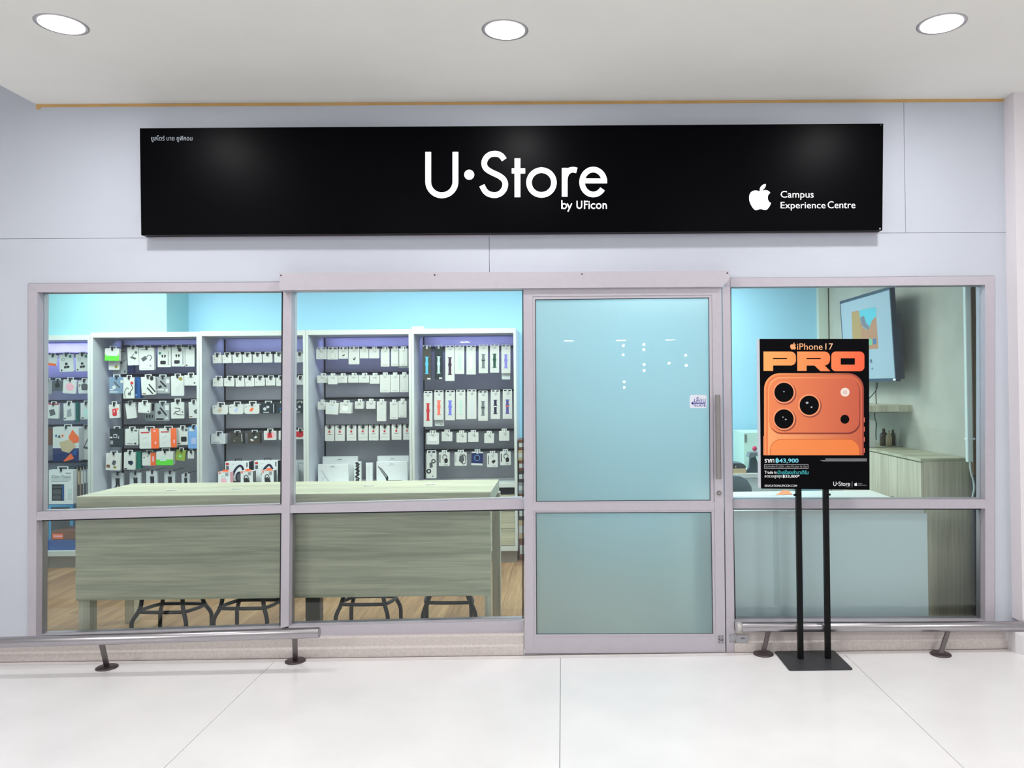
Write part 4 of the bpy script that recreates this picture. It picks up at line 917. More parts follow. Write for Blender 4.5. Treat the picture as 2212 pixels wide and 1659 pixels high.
row(1, 3, YH, [((237, 926, 266, 965.7), 'black pack with white marks', dict(body='db', shapes=[('r', .28, .3, .55, .5, 'sv'), ('r', .32, .34, .51, .46, 'db'), ('r', .02, .44, .2, .52, 'w'), ('r', .05, .65, .25, .85, 'g'), ('r', .62, .4, .7, .55, 'g')])), ((270.6, 926.6, 298.5, 961.6), 'white pack with a pale puck', dict(shapes=[('ring', .5, .5, .2, .06, 'lg'), ('e', .38, .6, .15, .12, 'lg'), ('r', .15, .86, .6, .94, 'g'), ('r', .7, .85, .85, .95, 'k'), ('r', .7, .05, .92, .14, 'dg')])),
    ((300.7, 926, 343, 969), 'white and orange pack', dict(tilt=-1, depth=.024, dy=-.03, shapes=[('r', .6, 0, 1, 1, 'or'), ('r', .08, .16, .5, .22, 'rd'), ('l', [(.15, .5), (.4, .4), (.4, .7), (.2, .75)], .03, 'lg'), ('r', .78, .65, .86, .78, 'pk'), ('e', .78, .12, .06, .06, 'pk')])), ((344, 925, 381, 966.5), 'white and orange pack', dict(tilt=-1, depth=.024, dy=-.03, shapes=[('r', .66, 0, 1, 1, 'or'), ('r', .08, .16, .55, .22, 'rd'), ('l', [(.15, .5), (.4, .4), (.4, .7), (.2, .75)], .03, 'lg'), ('r', .82, .6, .9, .78, 'pk')])),
    ((382, 924, 405.5, 961), 'white pack with a black charger', dict(tilt=-1, shapes=[('rr', .36, .52, .88, .82, .1, 'k'), ('r', .74, .06, .95, .2, 'dg'), ('r', .08, .9, .3, .95, 'k')])), ((406.5, 922, 428, 969), 'pale blue box', dict(body='lb', depth=.04, shapes=[('r', .1, .06, .6, .2, 'w'), ('rr', .3, .5, .8, .8, .1, 'bl2')]))])
row(1, 4, YH, [((229.5, 979, 261, 1016), 'white pack with a grey power bank', dict(tilt=2, dy=-.03, shapes=[('p', [(.5, .38), (.72, .48), (.6, .72), (.4, .64)], 'dg'), ('e', .63, .82, .11, .08, 'ol'), ('r', .06, .68, .28, .84, 'br')])), ((268, 977, 292, 1014.5), 'white pack with a dark wall charger', dict(tilt=1, dy=-.03, shapes=[('p', [(.38, .5), (.75, .48), (.85, .62), (.68, .76), (.4, .66)], 'ny'), ('r', .05, .92, .3, .98, 'k')])), ((291, 976, 304, 1013), 'teal pack', dict(body='tl', depth=.04, tab=0, hang=False)),
    ((307, 977, 336.5, 1005.6), 'white and orange pack', dict(shapes=[('r', .62, .0, 1, 1, 'or'), ('e', .15, .4, .05, .05, 'tl'), ('e', .4, .3, .05, .05, 'g'), ('r', .74, .3, .88, .7, 'pk')])), ((337.5, 975.5, 374, 1004.7), 'white and bright green pouch', dict(depth=.04, tab=7, dy=-.03, shapes=[('r', 0, .58, 1, 1, 'gr'), ('p', [(.2, .7), (.25, .4), (.5, .3), (.6, .7)], 'pg')])),
    ((381, 972, 401.6, 995), 'small green pouch', dict(tilt=6, body='yg', shapes=[('e', .5, .6, .2, .2, 'gr'), ('e', .5, .6, .1, .1, 'w')])), ((405.5, 975, 419, 990.5), 'small white pack', dict(shapes=[('r', .3, .3, .6, .7, 'lg')]))])
PANTS = [('l', [(.42, .22), (.45, .42), (.40, .6), (.2, .68)], .17, 'k'), ('l', [(.62, .22), (.62, .42), (.68, .6), (.86, .7)], .17, 'k'), ('r', .2, .08, .5, .16, 'w'), ('e', .62, .82, .12, .1, 'dg'), ('e', .7, .84, .12, .09, 'lg')]
row(1, 5, YH + .02, [((241, 1022, 266, 1072), 'silver pack with two dark cable heads', dict(body='sv', shapes=PANTS, tab=3)), ((280, 1021, 304, 1069), 'silver pack with two dark cable heads', dict(body='sv', shapes=PANTS, tab=3)), ((316, 1018, 340, 1067), 'silver pack with two dark cable heads', dict(body='sv', shapes=PANTS, tab=3)),
    ((355, 1019, 378, 1066), 'silver pack with two dark cable heads', dict(body='sv', shapes=PANTS, tab=3)), ((392, 1024, 409.5, 1062), 'small silver pack with two dark cable heads', dict(body='sv', shapes=PANTS, tab=3))])
# middle cabinet
TIP = [('e', .2, .55, .05, .06, 'g'), ('l', [(.5, .45), (.52, .8)], .04, 'lg'), ('r', .7, .5, .74, .8, 'lg')]
row(2, 0, YH, [((x0, 766.5 - i * .3, x1, 784.5 - i * .25), 'small white earphone box', dict(tilt=-2, tabw=.7, depth=.022, shapes=TIP)) for i, (x0, x1) in enumerate(((459, 478.5), (480, 499.5), (502, 521.5), (524, 543), (546, 565), (567.5, 587), (592, 611), (638, 654.5)))])
row(2, 1, YH, [((x0, 817 - i * .2, x1, y1), 'small white adapter box', dict(tilt=tl2, tabw=.65, depth=.03, shapes=TIP)) for i, (x0, x1, y1, tl2) in enumerate(((460, 482, 834.6, 1), (484.5, 506, 834.4, 1), (508.5, 527.5, 835, -2), (529, 548.5, 834.6, -2), (550, 571.5, 833.5, -1), (574, 594, 832.8, -1), (596.5, 615, 833.6, -1), (639, 656.5, 831, 0)))])
CAPS = lambda c: [('l', [(.4, .72), (.58, .42)], .17, c), ('e', .12, .3, .03, .03, 'k'), ('r', .08, .16, .9, .18, 'lg')]
row(2, 2, YH, [((459, 875, 492, 895), 'rounded white earbud case box with a tan capsule', dict(bevel=.2, depth=.045, tab=6, shapes=CAPS('tn'))), ((494.6, 873.5, 526, 894.5), 'rounded white earbud case box with a blue capsule', dict(bevel=.2, depth=.045, tab=6, shapes=CAPS('bl2'))), ((527.5, 872.5, 560, 894), 'rounded white earbud case box with an orange capsule', dict(bevel=.2, depth=.045, tab=6, shapes=CAPS('or'))),
    ((563, 871, 593, 893.5), 'charcoal box with white earbuds', dict(body='db', depth=.04, shapes=[('e', .3, .55, .12, .12, 'sv'), ('e', .52, .36, .11, .1, 'sv'), ('r', .2, .84, .6, .9, 'lg'), ('r', .92, .1, .97, .9, 'sv')])), ((596, 871, 626, 893), 'charcoal box with blue earbuds', dict(body='db', depth=.04, shapes=[('e', .36, .55, .12, .12, 'b'), ('e', .55, .4, .1, .1, 'b'), ('r', .3, .84, .7, .9, 'lg')])),
    ((636, 871, 656.5, 893), 'charcoal box with white buds', dict(body='db', depth=.04, shapes=[('e', .2, .6, .14, .12, 'sv'), ('e', .55, .35, .14, .14, 'sv'), ('r', .2, .84, .6, .9, 'lg')]))])
row(2, 3, YH, [((456, 937, 486.5, 959), 'clear white earbud box', dict(body='sv', depth=.05, shapes=[('l', [(.3, .3), (.55, .55), (.7, .8)], .12, 'w'), ('e', .45, .45, .16, .2, 'lg'), ('r', .1, .84, .6, .92, 'g'), ('r', .78, .05, .8, .95, 'lg')])), ((497.5, 935, 524, 959), 'dark brown earbud box', dict(body='od', depth=.045, tilt=-2, shapes=[('l', [(.35, .6), (.6, .4)], .05, 'dg'), ('r', .9, .1, .95, .8, 'sv'), ('e', .3, .72, .05, .05, 'g')])), ((535, 934, 561, 957.5), 'dark brown box with pale buds', dict(body='od', depth=.045, tilt=-1, shapes=[('p', [(.18, .7), (.28, .58), (.5, .7), (.42, .82)], 'lg'), ('p', [(.5, .5), (.65, .32), (.8, .42), (.68, .56)], 'lg'), ('r', .1, .86, .8, .89, 'br')])),
    ((570, 931, 596, 950.5), 'white box with red earbuds', dict(shapes=[('p', [(.15, .3), (.8, .1), (.95, .5), (.75, .8), (.3, .85)], 'pk'), ('p', [(.32, .2), (.6, .15), (.7, .72), (.3, .78)], 'rd')])), ((602, 931, 624, 950), 'white box with dark earbuds', dict(shapes=[('e', .5, .5, .3, .3, 'db')])), ((638, 929, 658, 948.5), 'white box with red earbuds', dict(shapes=[('p', [(.0, .15), (1, .1), (1, .6), (.6, .8), (.0, .75)], 'rd'), ('r', .85, 0, 1, .7, 'co')]))])
# boxes standing on the middle cabinet's shelf
z2 = at(1095, 1045, YC).z + .0006
HP = [('r', .04, .06, .16, .16, 'rd'), ('r', .05, .2, .16, .36, 'dg'), ('r', .90, .05, .94, .25, 'k'), ('l', [(.33, .62), (.42, .38), (.58, .20), (.70, .22), (.78, .42), (.76, .6)], .09, 'ny'), ('e', .6, .7, .16, .24, 'ny'), ('e', .6, .7, .1, .16, 'dg'), ('p', [(.36, .86), (.75, .96), (.5, 1), (.34, 1)], 'k'), ('r', .3, .1, .38, .12, 'lg')]
for i, (r, wx) in enumerate((((486, 997, 537.6, 1043), 'beside the left cabinet side'), ((549, 995, 600, 1043), 'beside the white cylinder'))):
    o = stander('headphone_box', f'white box picturing large black headphones, {wx}, in the middle cabinet', r, YC + .17, .09, 'ww', HP, zbot=z2, group='headphone boxes')
    A, B = at(r[0] + 24, r[1], YC + .2), at(r[0] + 33, r[1] - 5, YC + .2)
    mb = MB(); mb.tube([(A.x - .012, YC + .21, A.z - .001), (A.x - .010, YC + .21, B.z), (B.x + .008, YC + .21, B.z), (B.x + .010, YC + .21, A.z - .001)], .004, 8); mb.build('carry_handle', PM['k'], o)
    c_ = at(r[2], r[1], YC + .17); mb = MB(); mb.box(c_.x, c_.x + .0012, YC + .172, YC + .258, z2 + .002, c_.z - .003); mb.build('dark_side', PM['db'], o)
CLIP = lambda c, d: [('r', .06, .06, .2, .16, 'co'), ('r', .62, .08, .86, .3, 'g'), ('l', [(.3, .55), (.32, .36), (.48, .28), (.62, .42), (.72, .62)], .06, d), ('p', [(.25, .5), (.55, .46), (.75, .7), (.82, .96), (.3, .98)], c)]
for i, (r, c, d, sd, lb_) in enumerate((((471, 1019, 496.5, 1045), 'pk', 'pg', 'pk', 'white box with a pink clip speaker'), ((519.6, 1017.5, 546, 1045), 'k', 'db', 'dg', 'white box with a black clip speaker, between the headphone boxes'), ((565, 1016, 591, 1045), 'k', 'db', 'dg', 'white box with a black clip speaker, before the right headphone box'))):
    o = stander('speaker_box', lb_ + ', in the middle cabinet', r, YC + .07, .07, 'ww', [('r', 0, 0, 1, .03, 'or')] + CLIP(c, d), zbot=z2, group='clip speaker boxes')
    c_ = at(r[2], r[1], YC + .07); mb = MB(); mb.box(c_.x, c_.x + .0012, YC + .072, YC + .138, z2 + .002, c_.z - .003); mb.build('coloured_side', PM[sd], o)
    A, B = at(r[0] + 9, r[1] + .3, YC + .08), at(r[0] + 22, r[1] - 4.5, YC + .08); mb = MB(); mb.prism([(A.x, A.z), (B.x, A.z), (B.x - .006, B.z), (A.x + .006, B.z)], YC + .085, YC + .088); mb.build('hang_tab', PM['or'], o)
A = at(625, 1001, YC + .14); mb = MB(); mb.lathe((A.x, YC + .16, z2), [(0, 0), (.072, 0), (.072, A.z - z2 - .02), (.062, A.z - z2 - .004), (.04, A.z - z2), (0, A.z - z2)], 32)
o = tag(mb.build('cylinder_speaker', PM['ww']), 'white cylinder speaker behind the window mullion on the middle cabinet shelf', 'speaker')
o = stander('speaker_box', 'pale grey box with a dark oval standing right of the white cylinder speaker', (634, 994, 656.5, 1043), YC + .26, .08, 'lg', [('e', .34, .5, .2, .5, 'k'), ('r', 0, .12, 1, .14, 'g')], zbot=z2, cat='box')
# fourth cabinet
RING = [('ring', .5, .62, .29, .02, 'g'), ('r', .3, .12, .7, .15, 'lg')]
TAIL = [('l', [(.42, .62), (.5, .7), (.58, .66), (.62, .54)], .09, 'k'), ('r', .35, .33, .6, .35, 'lg')]
LONG = [('r', .48, .2, .52, .6, 'lg'), ('r', .2, .9, .8, .92, 'g')]
SQ = [('e', .65, .35, .05, .04, 'g'), ('l', [(.35, .4), (.3, .6), (.4, .75)], .05, 'lg')]
row(3, 0, YH, [((683, 754.5, 705.6, 776), 'white pack with a grey ring', dict(shapes=RING, tabw=.9)), ((707, 754.5, 730, 776.5), 'white pack with a grey ring', dict(shapes=RING, tabw=.9)), ((731.5, 754, 751.5, 775), 'white pack with a small black cable', dict(shapes=TAIL, tabw=.9)), ((753, 753.5, 776, 787), 'long white pack with a small black cable', dict(shapes=TAIL, tabw=.9)),
    ((777, 753.5, 796, 774), 'square white pack', dict(shapes=SQ)), ((797.5, 753.5, 819, 774), 'square white pack', dict(shapes=SQ)), ((822.6, 753.5, 841, 792), 'tall white pack', dict(shapes=LONG, tabw=.7)), ((845, 753, 861, 791), 'tall white pack', dict(shapes=LONG, tabw=.7)), ((862.5, 753, 880, 790), 'tall white pack', dict(shapes=LONG, tabw=.7, dy=-.03)), ((861, 755, 884.5, 795), 'tall white pack behind another', dict(dy=.04, body='lg', tab=0, hang=False))], 'w')
row(3, 1, YH, [((685, 811, 708, 827), 'square white box', dict(shapes=SQ, depth=.05)), ((708.5, 811, 728, 830), 'square white box', dict(shapes=SQ, depth=.026, dy=-.03)), ((729, 811, 750, 827), 'square white box', dict(shapes=SQ, depth=.05)), ((752.5, 810.5, 773.5, 826.5), 'square white box', dict(shapes=SQ, depth=.06)), ((774.5, 810.5, 797, 826.5), 'square white box', dict(shapes=SQ, depth=.06)),
    ((798.6, 810.5, 820, 829), 'square white box with a hook shadow', dict(shapes=SQ, depth=.03)), ((821, 809.5, 842.5, 847.5), 'tall white box', dict(shapes=LONG)), ((843.5, 809.5, 862.5, 847), 'tall white box', dict(shapes=LONG)), ((864, 809, 882, 847), 'tall white box', dict(shapes=LONG))], 'w')
row(3, 2, YH, [((686.6, 868, 704, 885), 'square white box', dict(shapes=SQ, depth=.04)), ((704.5, 870, 731.5, 895), 'large tilted white box', dict(tilt=3, depth=.03, dy=-.04, shapes=[('rr', .2, .25, .75, .85, .05, 'lg')])), ((734, 869.5, 760, 893), 'large white box in a fanned stack', dict(tilt=2, depth=.05, dy=-.03, shapes=[('rr', .2, .3, .7, .8, .2, 'pp'), ('r', .85, .3, .87, 1, 'lg'), ('r', .93, .2, .95, 1, 'lg')])),
    ((766.5, 867, 785, 883), 'square white box with two dark dots', dict(depth=.06, shapes=[('e', .3, .5, .08, .06, 'g'), ('e', .6, .45, .08, .06, 'g')])), ((791, 866.5, 811, 883), 'square white box', dict(shapes=SQ, depth=.03)), ((814, 867, 833.4, 910), 'tall white box with three lines', dict(depth=.04, dy=-.02, shapes=[('r', .25, .3, .28, .95, 'lg'), ('r', .6, .35, .63, .95, 'lg'), ('e', .6, .35, .12, .12, 'lg')])), ((842, 868, 859.5, 905.7), 'tall white box', dict(shapes=LONG)), ((860.6, 866, 878, 902), 'tall white box', dict(shapes=LONG))], 'w')
GIFT = [('apple', .48, .36, .27, 'rd'), ('r', .28, .53, .7, .56, 'dg'), ('r', .1, .73, .92, .755, 'lg'), ('r', .25, .04, .7, .09, 'k')]
row(3, 3, YH, [((x0, y0, x1, y0 + 31.3), 'white gift card with a red fruit logo', dict(kind='gift_card', tab=2, tabw=.95, depth=.004, bevel=.02, shapes=GIFT)) for x0, x1, y0 in ((701.8, 722, 921.2), (724, 744.5, 921), (749, 769.5, 920.6), (773.8, 794.3, 920.2), (796.8, 817.5, 920), (821, 841.5, 919.8), (846, 867, 918.8), (871, 888, 918.8))])
KB = [('r', .42, .1, .55, .13, 'g'), ('r', .34, .16, .66, .18, 'lg')]
stander('keyboard_box', 'large white tablet keyboard box at the back left of the fourth cabinet shelf', (696.7, 986, 772.7, 1040), YC + .24, .03, 'ww', KB + [('r', .88, .06, .94, .1, 'lg'), ('p', [(.03, .3), (.07, .3), (.3, .8), (.25, .8)], 'sv')], zbot=z2, group='tablet keyboard boxes')
stander('keyboard_box', 'white tablet keyboard box with a pale folded stand, front left of shelf', (686.8, 1003, 752.4, 1040), YC + .14, .03, 'ww', KB + [('p', [(.1, .3), (.13, .3), (.42, .95), (.34, .95)], 'sv'), ('p', [(.06, 1), (.2, .62), (.24, .66), (.12, 1)], 'lg'), ('p', [(.42, .95), (.8, .9), (.85, 1), (.4, 1)], 'lg')], zbot=z2, group='tablet keyboard boxes')
stander('pattern_box', 'narrow white box with black scribble pattern beside the keyboard boxes', (765, 997.5, 779, 1040), YC + .16, .04, 'ww', [('l', [(.2, .05), (.8, .12), (.3, .2), (.7, .3), (.2, .36), (.8, .45), (.3, .55), (.75, .62), (.2, .7), (.8, .8), (.3, .88), (.7, .94)], .22, 'k'), ('l', [(.6, .02), (.3, .1), (.8, .24), (.4, .33), (.8, .4), (.3, .5), (.8, .58), (.4, .7), (.3, .8), (.8, .9)], .12, 'k')], zbot=z2)
stander('pencil_box', 'slim plain white box standing alone in the middle of the fourth cabinet', (790, 1000, 804.7, 1040), YC + .2, .03, 'ww', [('r', .46, .15, .52, .9, 'lg')], zbot=z2)
stander('keyboard_box', 'large white keyboard box at the back right of the fourth cabinet shelf', (815, 984.7, 883, 1040), YC + .24, .03, 'ww', KB + [('p', [(.02, .2), (.06, .2), (.2, .4), (.1, .4)], 'sv')], zbot=z2, group='tablet keyboard boxes')
stander('keyboard_box', 'white keyboard box picturing a black folded keyboard, front right of shelf', (813, 997, 880.5, 1040), YC + .14, .03, 'ww', KB + [('p', [(.04, .2), (.18, .34), (.38, .72), (.38, .9), (.32, .92), (.3, .78)], 'k'), ('p', [(.08, .26), (.17, .36), (.35, .72), (.31, .75)], 'g'), ('p', [(.32, .88), (.82, .88), (.88, .96), (.34, .98)], 'k')], zbot=z2, group='tablet keyboard boxes')
# rightmost cabinet: watch bands
def band(c, c2=None):
    s = [('r', .28, .30, .72, .325, c), ('r', .36, .32, .64, .80, c), ('r', .28, .795, .72, .82, c), ('p', [(.36, .46), (.31, .5), (.31, .54), (.36, .58), (.64, .58), (.69, .54), (.69, .5), (.64, .46)], c)]
    if c2: s.append(('r', .34, .52, .66, .56, c2))
    return s
B1 = [((913, 749, 931, 821), 'dark olive watch band pack with a sky blue band', 'od', 'sb', None), ((939, 748.5, 956, 819.6), 'dark teal watch band pack with a pale band', 'db', 'aq', None), ((962, 750, 981.6, 822.8), 'long white watch band pack with a dark purple band', 'w', 'pu', None), ((982.6, 749, 1002.8, 808), 'white watch band pack with a pale green band', 'w', 'pg', None), ((1007.5, 749.5, 1027.7, 809), 'white watch band pack with a near white band', 'w', 'pp', None),
      ((1034, 747, 1054, 806), 'white watch band pack with a grey and black band', 'w', 'gy', 'k'), ((1058.5, 746.5, 1078, 805), 'white watch band pack with a dark green band', 'w', 'dk', None), ((1083, 748, 1102.5, 806), 'white watch band pack with a lavender band', 'w', 'lv', None), ((1084, 760, 1102, 819.6), 'white pack hanging behind the lavender band', 'lg', None, None)]
B1 = [(r, d.replace('white watch', 'watch').replace('long ', 'long white '), b, c, c2) for r, d, b, c, c2 in B1]
row(4, 0, YH, [(r, d, dict(kind='watch_band_pack', body=b, tab=4, tabw=.95, depth=.012, dy=.03 if c is None else 0, bevel=.03, shapes=(band(c, c2) + ([('r', .55, .94, .95, .985, 'w')] if b != 'w' else [])) if c else ())) for r, d, b, c, c2 in B1], 'sv')
B2 = [((915, 849, 934, 921.8), 'long white watch band pack with a red band', 'rd', None), ((938, 847, 958, 907), 'white watch band pack with a coral band', 'co', None), ((962, 847, 982.5, 907.6), 'white watch band pack with a periwinkle band', 'pw', None), ((985, 846, 1005, 906), 'white watch band pack with a pale green band', 'pg', None), ((1009, 845.5, 1029, 905), 'white watch band pack with a pale grey band', 'lg', None), ((1033, 848, 1053.7, 909), 'white watch band pack with a grey and black band', 'gy', 'k'),
      ((1060, 846, 1080, 905), 'white watch band pack with a navy and white band', 'ny', 'w'), ((1086, 845, 1106, 904.7), 'white watch band pack with a purple and orange band', 'vi', 'or')]
B2 = [(r, d.replace('white watch', 'watch'), c, c2) for r, d, c, c2 in B2]
row(4, 1, YH, [(r, d, dict(kind='watch_band_pack', tab=4, tabw=.95, depth=.012, bevel=.03, shapes=band(c, c2))) for r, d, c, c2 in B2] + [((939.5, 862, 959, 920), 'white pack hanging behind the coral band', dict(kind='watch_band_pack', body='lg', dy=.03, tab=3, shapes=[('r', .6, .92, .85, .96, 'g')]))], 'sv')
row(4, 2, YH, [((921, 935, 948, 960), 'large white pack in a pair', dict(depth=.03, shapes=[('r', .15, .75, .88, .78, 'lg'), ('r', .15, .3, .88, .74, 'pp'), ('e', .62, .35, .04, .04, 'g')]))] + [((x0, y0, x1, y1), 'square white pack', dict(shapes=[('e', .65, .4, .05, .06, 'dg'), ('ring', .32, .6, .13, .02, 'lg'), ('r', .08, .1, .35, .14, 'lg')])) for x0, y0, x1, y1 in ((954, 933, 977, 953), (986, 935, 1008, 955.7), (1011, 934, 1033.4, 954.7), (1046, 936, 1067, 957), (1078, 931, 1100, 952))], 'w')
CASE = lambda c: [('r', .07, .15, .15, .75, 'k'), ('l', [(.42, .5), (.36, .3), (.6, .15), (.78, .35)], .05, c), ('p', [(.5, .5), (.72, .38), (.86, .55), (.8, .75), (.55, .78)], c), ('r', .5, .88, .85, .93, 'g')]
row(4, 3, YH, [((921, 979, 942.5, 1033), 'tall white pack with three watch faces', dict(kind='watch_case_pack', depth=.03, tab=6, tabw=.95, shapes=[('ring', .72, .32, .17, .1, 'k'), ('p', [(.3, .4), (.6, .35), (.65, .55), (.35, .6)], 'dg'), ('ring', .25, .72, .18, .12, 'k'), ('e', .25, .72, .08, .08, 'lg'), ('e', .65, .92, .06, .06, 'dg')])),
    ((948, 977.5, 971, 1007), 'white pack with a round black watch case', dict(kind='watch_case_pack', shapes=CASE('k'), depth=.03)), ((982, 977, 1008, 1006), 'white pack with a large brown watch case', dict(kind='watch_case_pack', shapes=[('r', .07, .15, .13, .75, 'g'), ('p', [(.4, .3), (.8, .12), (.95, .3), (.92, .8), (.75, .92), (.5, .75), (.36, .65)], 'dg'), ('p', [(.74, .2), (.86, .3), (.9, .75), (.72, .85), (.7, .7), (.82, .6)], 'w')])), ((1019, 976, 1043.5, 1005), 'navy watch case pack', dict(kind='watch_case_pack', body='nv', tilt=2, shapes=[('r', 0, 0, 1, .1, 'w'), ('r', 0, .86, 1, 1, 'w'), ('ring', .5, .45, .24, .04, 'lb'), ('e', .55, .45, .15, .15, 'ny')])),
    ((1052, 979.5, 1075, 1009), 'white pack with a dark square watch case', dict(kind='watch_case_pack', shapes=[('r', .1, .15, .16, .8, 'k'), ('ring', .62, .4, .16, .03, 'lg'), ('p', [(.4, .6), (.65, .45), (.82, .55), (.6, .75)], 'k'), ('r', .5, .88, .85, .92, 'g')])), ((1080, 975.5, 1103, 1004.7), 'white pack with a black square watch case', dict(kind='watch_case_pack', tilt=-1, shapes=CASE('k')))], 'sv')
# crumpled white plastic on top of the cabinets
p = at(904, 711, YC + .06); mb = MB()
zt4 = at(1000, tops[4], YC).z
mb.loft([(p.x - .055, zt4, p.x + .045, zt4 + .012, YC + .02), (p.x - .05, zt4, p.x + .05, zt4 + .026, YC + .045), (p.x - .02, zt4, p.x + .05, zt4 + .022, YC + .08), (p.x - .01, zt4, p.x + .03, zt4 + .006, YC + .1)])
tag(mb.build('adapter', PM['ww']), 'small white adapter lying on top of the rightmost cabinet', 'adapter')
# narrow stack seen between the cabinet and the door
xa, xb = at(1119.5, 1000, YC + .12).x, at(1170, 1000, YC + .12).x
zc = 0.0; cols = ['br', 'tn', 'od', 'br', 'g', 'od', 'br', 'tn', 'br']
hts = [.19, .16, .12, .11, .1, .1, .09, .09, .09]
for i, (c, h) in enumerate(zip(cols, hts)):
    mb = MB(); dx = (.004, 0, .003)[i % 3]; mb.bbox(xa + dx, xb + dx, YC + .10, YC + .36, zc + .0005, zc + h, .002); zc += h
    o = mb.build('small_carton', PM[c]); o['_o'] = (0, 0, 0)
    m2 = MB(); m2.box(xa + dx + .004, xa + dx + .05, YC + .099, YC + .1, zc - h * .7, zc - h * .3); m2.build('label_strip', PM['lg'], o)
    tag(o, f'brown carton, {ORD[i]} from the floor in the stack between cabinet and door', 'box', 'cartons stacked beside the door')

# ------------------------------------------------------------------ right side of the shop
zdk = at(1850, 1058, .93).z
DESKW = mat((238, 244, 242), .3, name='white_desk_laminate')
xd0, xd1 = at(1590, 1200, .12).x - .25, at(2003, 1200, .12).x
desk = thing('reception_desk', 'white desk with a full front panel behind the right window', 'desk', ((xd0 + xd1) / 2, .5, 0))
DP = mat((232, 248, 252), .4, name='white_modesty_panel')
mb = MB(); mb.box(xd0, xd1, .115, .135, 0.0, zdk - .03); mb.build('front_panel', DP, desk)
mb = MB(); mb.box(xd0, xd1 - .02, .11, .90, zdk - .03, zdk); mb.build('desk_top', DESKW, desk)
for x in (xd0 + .02, xd1 - .06):
    mb = MB(); mb.box(x, x + .025, .14, .86, 0, zdk - .03); mb.build('side_panel', DP, desk)
def sheet(label, corners, m, name='paper_sheet', dz=.0012):
    P_ = [atz(x, y, zdk + dz) for x, y in corners]; mb = MB(); mb.prismz([(p.x, p.y) for p in P_], zdk + dz - .0009, zdk + dz)
    return tag(mb.build(name, m), label, 'paper')
sheet('white printed paper sheet lying on the desk near the door post', [(1579, 1072.5), (1695, 1070), (1672, 1064), (1580, 1065.5)], PM['ww'])
sheet('orange paper sheet under the left pole of the poster stand', [(1676, 1069), (1712, 1068), (1704, 1060), (1692, 1058.5)], mat((244, 150, 92), .6, name='orange_paper'), dz=.0022)
# low sideboard along the right wall
yn = .36
tz = at(1990, 991, yn).z
nl = at(1990, 991, yn); nr = at(2096, 983, yn + .10); XF = nl.x
side = thing('sideboard', 'pale ash sideboard with grooved doors along the grey right wall', 'cabinet', ((XF + XR) / 2, 1.0, 0))
yend = 1.72
mb = MB(); mb.prismz([(XF - .004, yn), (xw(yn) - .004, yn + .015), (xw(yend) - .004, yend), (XF - .004, yend)], tz - .018, tz); mb.build('sideboard_top', TABLE, side)
mb = MB(); mb.prismz([(XF + .016, yn + .004), (xw(yn) - .006, yn + .018), (xw(yend) - .006, yend - .01), (XF + .016, yend - .01)], 0, tz - .018); mb.build('carcass', TABV, side)
ndoor = 4; dl = (yend - yn - .014) / ndoor
for i in range(ndoor):
    ya = yn + .006 + dl * i
    mb = MB(); mb.box(XF, XF + .016, ya + .0015, ya + dl - .0015, .06, tz - .026); dd = mb.build('door', TABV, side)
    kp = at(1926, 1059, yn + .3)
    mb = MB(); mb.disc((XF - .016, ya + dl * (.22 if i % 2 else .78), tz - .30), .007, 'x', .016, 12); mb.build('knob', mat((150, 146, 130), .4, .6, name='knob_metal'), dd)
# wall shelf above it
sn = at(1951, 890, 1.09); z0s, z1s = at(1951, 889.5, 1.09).z, at(1951, 875, 1.09).z
shf = thing('wall_shelf', 'short pale wooden shelf on the right wall under the television', 'shelf', (XR - .17, 1.5, z0s))
mb = MB(); mb.prismz([(xw(1.09) - .36, 1.09), (xw(1.09) - .001, 1.09), (xw(1.95) - .001, 1.95), (xw(1.09) - .36, 1.95)], z0s, z1s); mb.build('shelf_board', TABV, shf)
for y in (1.3, 1.75):
    mb = MB(); mb.box(XR - .16, xw(y + .02) - .001, y, y + .02, z0s - .012, z0s); mb.build('bracket', STEELD, shf)
# white box and dark bottles under the shelf
a, b = at(1868, 908, .98), at(1892, 952, .98)
def onside(kind, label, x0, x1, ytop, Y, dep, m, cat='box'):
    a, b = at(x0, ytop, Y), at(x1, ytop, Y); mb = MB(); mb.bbox(a.x, b.x, Y, Y + dep, tz + .0008, a.z, .003); return tag(mb.build(kind, m), label, cat)
o = onside('router_box', 'white upright box on the sideboard under the wall shelf', 1866, 1891, 908, 1.18, .1, PM['w'])
def bottle(label, px, py, r, m, Y=1.35):
    p = at(px, py, Y); h = p.z - tz; mb = MB(); mb.lathe((p.x, Y, tz), [(0, .0008), (r, .0008), (r, h * .6), (r * .8, h * .72), (r * .35, h * .82), (r * .35, h), (0, h)], 18); return tag(mb.build('bottle', m), label, 'bottle', 'bottles on the sideboard')
bottle('dark brown bottle beside the white box on the sideboard', 1909, 926, .03, mat((70, 62, 48), .3, name='brown_glass'))
bottle('pale tan bottle between two dark bottles on the sideboard', 1920, 930, .022, mat((180, 168, 136), .4, name='tan_plastic'), 1.28)
bottle('dark brown bottle farthest from the white box on the sideboard', 1929, 928, .026, mat((78, 70, 54), .3, name='brown_glass_2'), 1.38)
